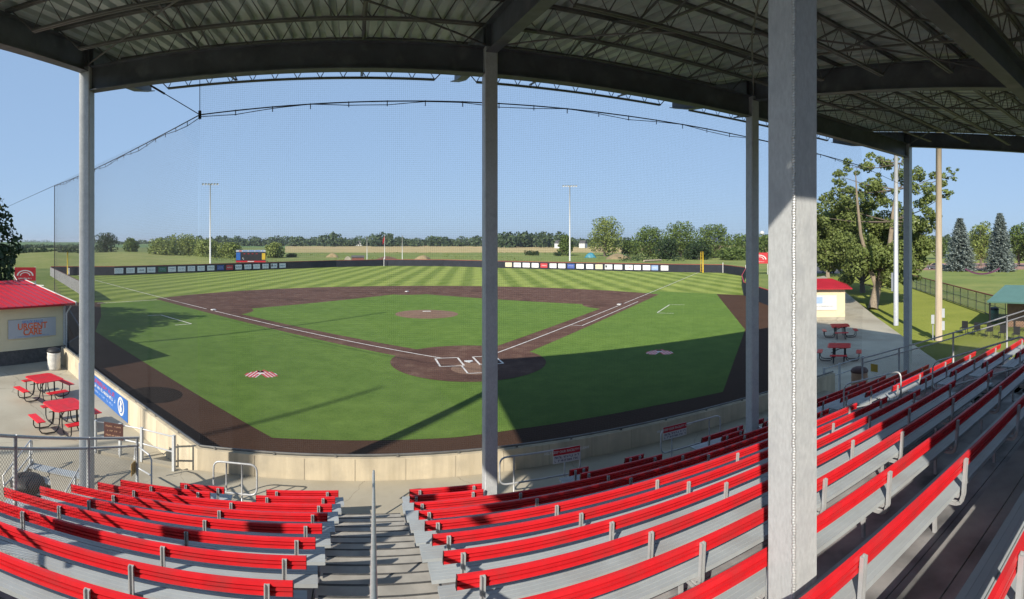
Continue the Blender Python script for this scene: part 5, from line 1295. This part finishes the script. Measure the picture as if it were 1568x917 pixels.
# ------------------------------------------------------------------ right-hand park
pole('light_pole', 'white metal light pole with a control box, left of the far right column', 'light pole', P(1372, 498, 0), 17.5, .19, .15, 'pipe')
t = thing('control_box', 'pale grey electrical box mounted on the white metal light pole', 'electrical box', P(1368, 497, 0)); b = MB(); c = P(1368, 496, 0); b.box(-.25, .25, -.35, -.15, 2.55, 3.95, lambda x, y, z: Vector((c.x + x - .1, c.y + y, z))); recalc(b.build('box', 'signgrey', t))
wp_ = P(1437.5, 521, 0); pole('tall_pole', 'thick pale wooden utility pole right of the far right column', 'utility pole', wp_, 13.5, .24, .19, 'wood')
for k, (zz, dx_) in enumerate(((1.75, .28), (.95, .28), (1.35, -.38))):
    b = MB(); v = Vector((wp_.y, -wp_.x, 0)).normalized(); c = wp_ + v * dx_ + up * zz
    b.box(-.1, .1, -.12, .06, -.28, .28, lambda x, y, z: c + v * x + v.cross(up) * y * -1 + up * z)
    if k == 2: b.bar(c - up * .1, wp_ + v * dx_, .05)
    o = recalc(b.build('meter_box', 'signgrey')); tag(o, ('grey meter box high on the wooden pole', 'grey meter box low on the wooden pole', 'grey box on a thin stand left of the wooden pole')[k], 'meter box')
fa, fb = PD(1397.5, 70.8), PD(1540, 41.5); d = (fb - fa); L = d.length; d.normalize()
t = thing('ballpark_fence', 'chain-link fence with a red-brown top rail crossing the lawn on the right', 'fence', fa)
mb = MB(); mb.tube([fa + up * 1.75, fb + up * 1.75], .06, 6); mb.build('top_rail', mat('rail cover', (.20, .05, .035), .7), t)
mb = MB(); mb.tube([fa + up * .9, fb + up * .9], .025, 5); mb.tube([fa + up * .08, fb + up * .08], .04, 5); mb.build('middle_rail', 'joist', t)
for k in range(15): mb = MB(); p = fa + d * L * k / 14; mb.tube([p, p + up * 1.75], .035, 6); mb.build('post', 'joist', t)
mb = MB(); chain(mb, lambda l, z: fa + d * l + up * z, L, lambda l: .05, lambda l: 1.72, .16, .006); mb.build('wire_mesh', 'joist', t)
# dugout with green roof
dc = PD(1562, 37.5, 0); a = (1562 - 784) / F + .25; X = Vector((math.cos(a), -math.sin(a), 0)); Y = Vector((math.sin(a), math.cos(a), 0))
fr = lambda u, v, z: dc + X * u + Y * v + up * z
t = thing('dugout', 'small tan block dugout with a green metal roof at the right edge', 'dugout', dc)
b = MB(); b.box(-1.2, 8, .8, 3.2, 0, 1.9, fr); recalc(b.build('wall', 'tanwall', t))
b = MB(); b.hexa([fr(-2.2, -1.0, 1.95), fr(9, -1.0, 1.95), fr(9, 3.8, 2.75), fr(-2.2, 3.8, 2.75), fr(-2.2, -1.0, 2.05), fr(9, -1.0, 2.05), fr(9, 3.8, 2.85), fr(-2.2, 3.8, 2.85)]); recalc(b.build('roof', 'teal', t))
for u in (-2.0, 1, 4): b = MB(); b.bar(fr(u, -.9, 0), fr(u, -.9, 1.95), .09); recalc(b.build('post', 'black', t))
b = MB(); chain(b, lambda l, z: fr(-2.0 + l, -.9, z), 8, lambda l: 0.02, lambda l: 1.2, .2, .012); b.build('wire_front', 'black', t)
for k in range(5):
    b = MB(); q_ = fr(-3.2 + k * 1.0, -3.0 - .3 * k, 0); b.box(-.22, .22, -.22, .22, .4, .44, lambda x, y, z: q_ + X * x + Y * y + up * z); b.box(-.22, .22, .2, .23, .44, .85, lambda x, y, z: q_ + X * x + Y * y + up * z)
    for e in (-.2, .2):
        for g_ in (-.2, .2): b.bar(q_ + X * e + Y * g_, q_ + X * e + Y * g_ + up * .42, .03)
    o = recalc(b.build('folding_chair', 'black')); tag(o, f'dark folding chair, {ORD[k+1]} from the left in the row before the green-roofed dugout', 'chair', 'folding chairs by the dugout')
# bunting on the clay lot fence
t = thing('lot_fence', 'thin fence along the reddish lot beyond the second ball field', 'fence', P(1480, 413))
pp = [P(1405, 413, 0), P(1568, 411.5, 0), P(1640, 411, 0)]
mb = MB(); mb.tube([p + up * 1.0 for p in pp], .04, 5); mb.tube([p + up * .1 for p in pp], .03, 5); mb.build('rail', mat('dull rail', (.22, .12, .12), .7), t)
for k in range(18):
    mb = MB(); p = pp[0].lerp(pp[1], k / 17); mb.tube([p, p + up * 1.0], .03, 5); mb.build('post', 'joist', t)
mb = MB(); a, b2 = P(1478, 411.5, 1.3), P(1531, 410.5, 1.45)
n = 16
for i in range(n):
    p, q_ = a.lerp(b2, i / n), a.lerp(b2, (i + 1) / n); s0 = 1.0 * 4 * (i / n) * (1 - i / n); s1 = 1.0 * 4 * ((i + 1) / n) * (1 - (i + 1) / n)
    mb.bar(p - up * s0, q_ - up * s1, .05, .30)
tag(recalc(mb.build('bunting', 'bunting')), 'drooping dark purple bunting hung in an arc in front of the reddish lot', 'bunting')
def car(label, x, d, rot, m, name='parked_car', suv=False):
    c = PD(x, d, 0); t = thing(name, label, 'car', c, 0, 'cars parked on the right'); a = (x - 784) / F + rot
    X = Vector((math.cos(a), -math.sin(a), 0)); Y = Vector((math.sin(a), math.cos(a), 0)); fr = lambda u, v, z: c + X * u + Y * v + up * z
    hg = 1.72 if suv else 1.45
    lo = [(-2.2, .35), (-2.25, .65), (-2.1, .88), (-1.2, .95), (1.1, .98), (2.1, .92), (2.25, .7), (2.2, .35)]
    b = MB(); n = len(lo); b.v += [tuple(fr(u, -.88, z)) for u, z in lo] + [tuple(fr(u, .88, z)) for u, z in lo]
    b.f += [tuple(range(n)), tuple(range(2 * n - 1, n - 1, -1))] + [(k, n + k, n + (k + 1) % n, (k + 1) % n) for k in range(n)]
    recalc(b.build('body', m, t))
    cb = [(-1.25, .94), (-.55, hg - .05), (.9, hg), (1.9 if suv else 1.55, .97)]
    b = MB(); b.hexa([fr(-1.2, -.8, .94), fr(1.75, -.8, .96), fr(1.75, .8, .96), fr(-1.2, .8, .94), fr(-.5, -.66, hg), fr(1.35 if suv else .95, -.66, hg), fr(1.35 if suv else .95, .66, hg), fr(-.5, .66, hg)]); recalc(b.build('windows', 'glass', t))
    b = MB(); b.box(-.5, 1.35 if suv else .95, -.67, .67, hg, hg + .04, fr); recalc(b.build('roof', m, t))
    for u in (-1.35, 1.35):
        for v in (-.8, .8):
            b = MB(); b.tube([fr(u, v - .1, .33), fr(u, v + .1, .33)], .33, 14); w_ = recalc(b.build('wheel', 'black', t)); b = MB(); b.tube([fr(u, v - .11, .33), fr(u, v + .11, .33)], .18, 10); recalc(b.build('rim', 'signgrey', w_))
    for v in (-.6, .6): b = MB(); b.box(-2.27, -2.2, v - .15, v + .15, .62, .76, fr); recalc(b.build('headlight', 'white', t))
car('dark blue SUV under the tree just right of the near column', 1268, 104, 1.35, 'carblue', suv=True)
car('grey car left of the wooden pole at the edge of the reddish lot', 1434, 118, .3, 'cargrey')
car('plum car just right of the wooden pole at the edge of the reddish lot', 1461, 119, .25, 'carpurple')
car('dark grey car beside the right-hand blue spruce', 1543, 124, .1, 'cargrey', suv=False)
t, fr = shed('farmhouse', 'long pale building on the horizon between the cottonwood and the wooden pole', 1428, 330, 16, 9, 4, 2, 'white', 'asphalt', .2, 'farmhouse')

# ------------------------------------------------------------------ air
mb = MB(); mb.box(-6100, 6100, -6100, 6100, -1.06, 42)
hz = recalc(mb.build('haze', mat('haze', (1, 1, 1)))); tag(hz, 'thin summer haze in the air over the fields', kind='stuff')
hm = bpy.data.materials.new('haze air'); hm.use_nodes = True; n = hm.node_tree.nodes; n.clear(); out = n.new('ShaderNodeOutputMaterial'); pv = n.new('ShaderNodeVolumePrincipled')
pv.inputs['Color'].default_value = (.86, .92, 1, 1); pv.inputs['Density'].default_value = .00014; pv.inputs['Anisotropy'].default_value = .3
hm.node_tree.links.new(pv.outputs[0], out.inputs['Volume']); hz.data.materials.clear(); hz.data.materials.append(hm)
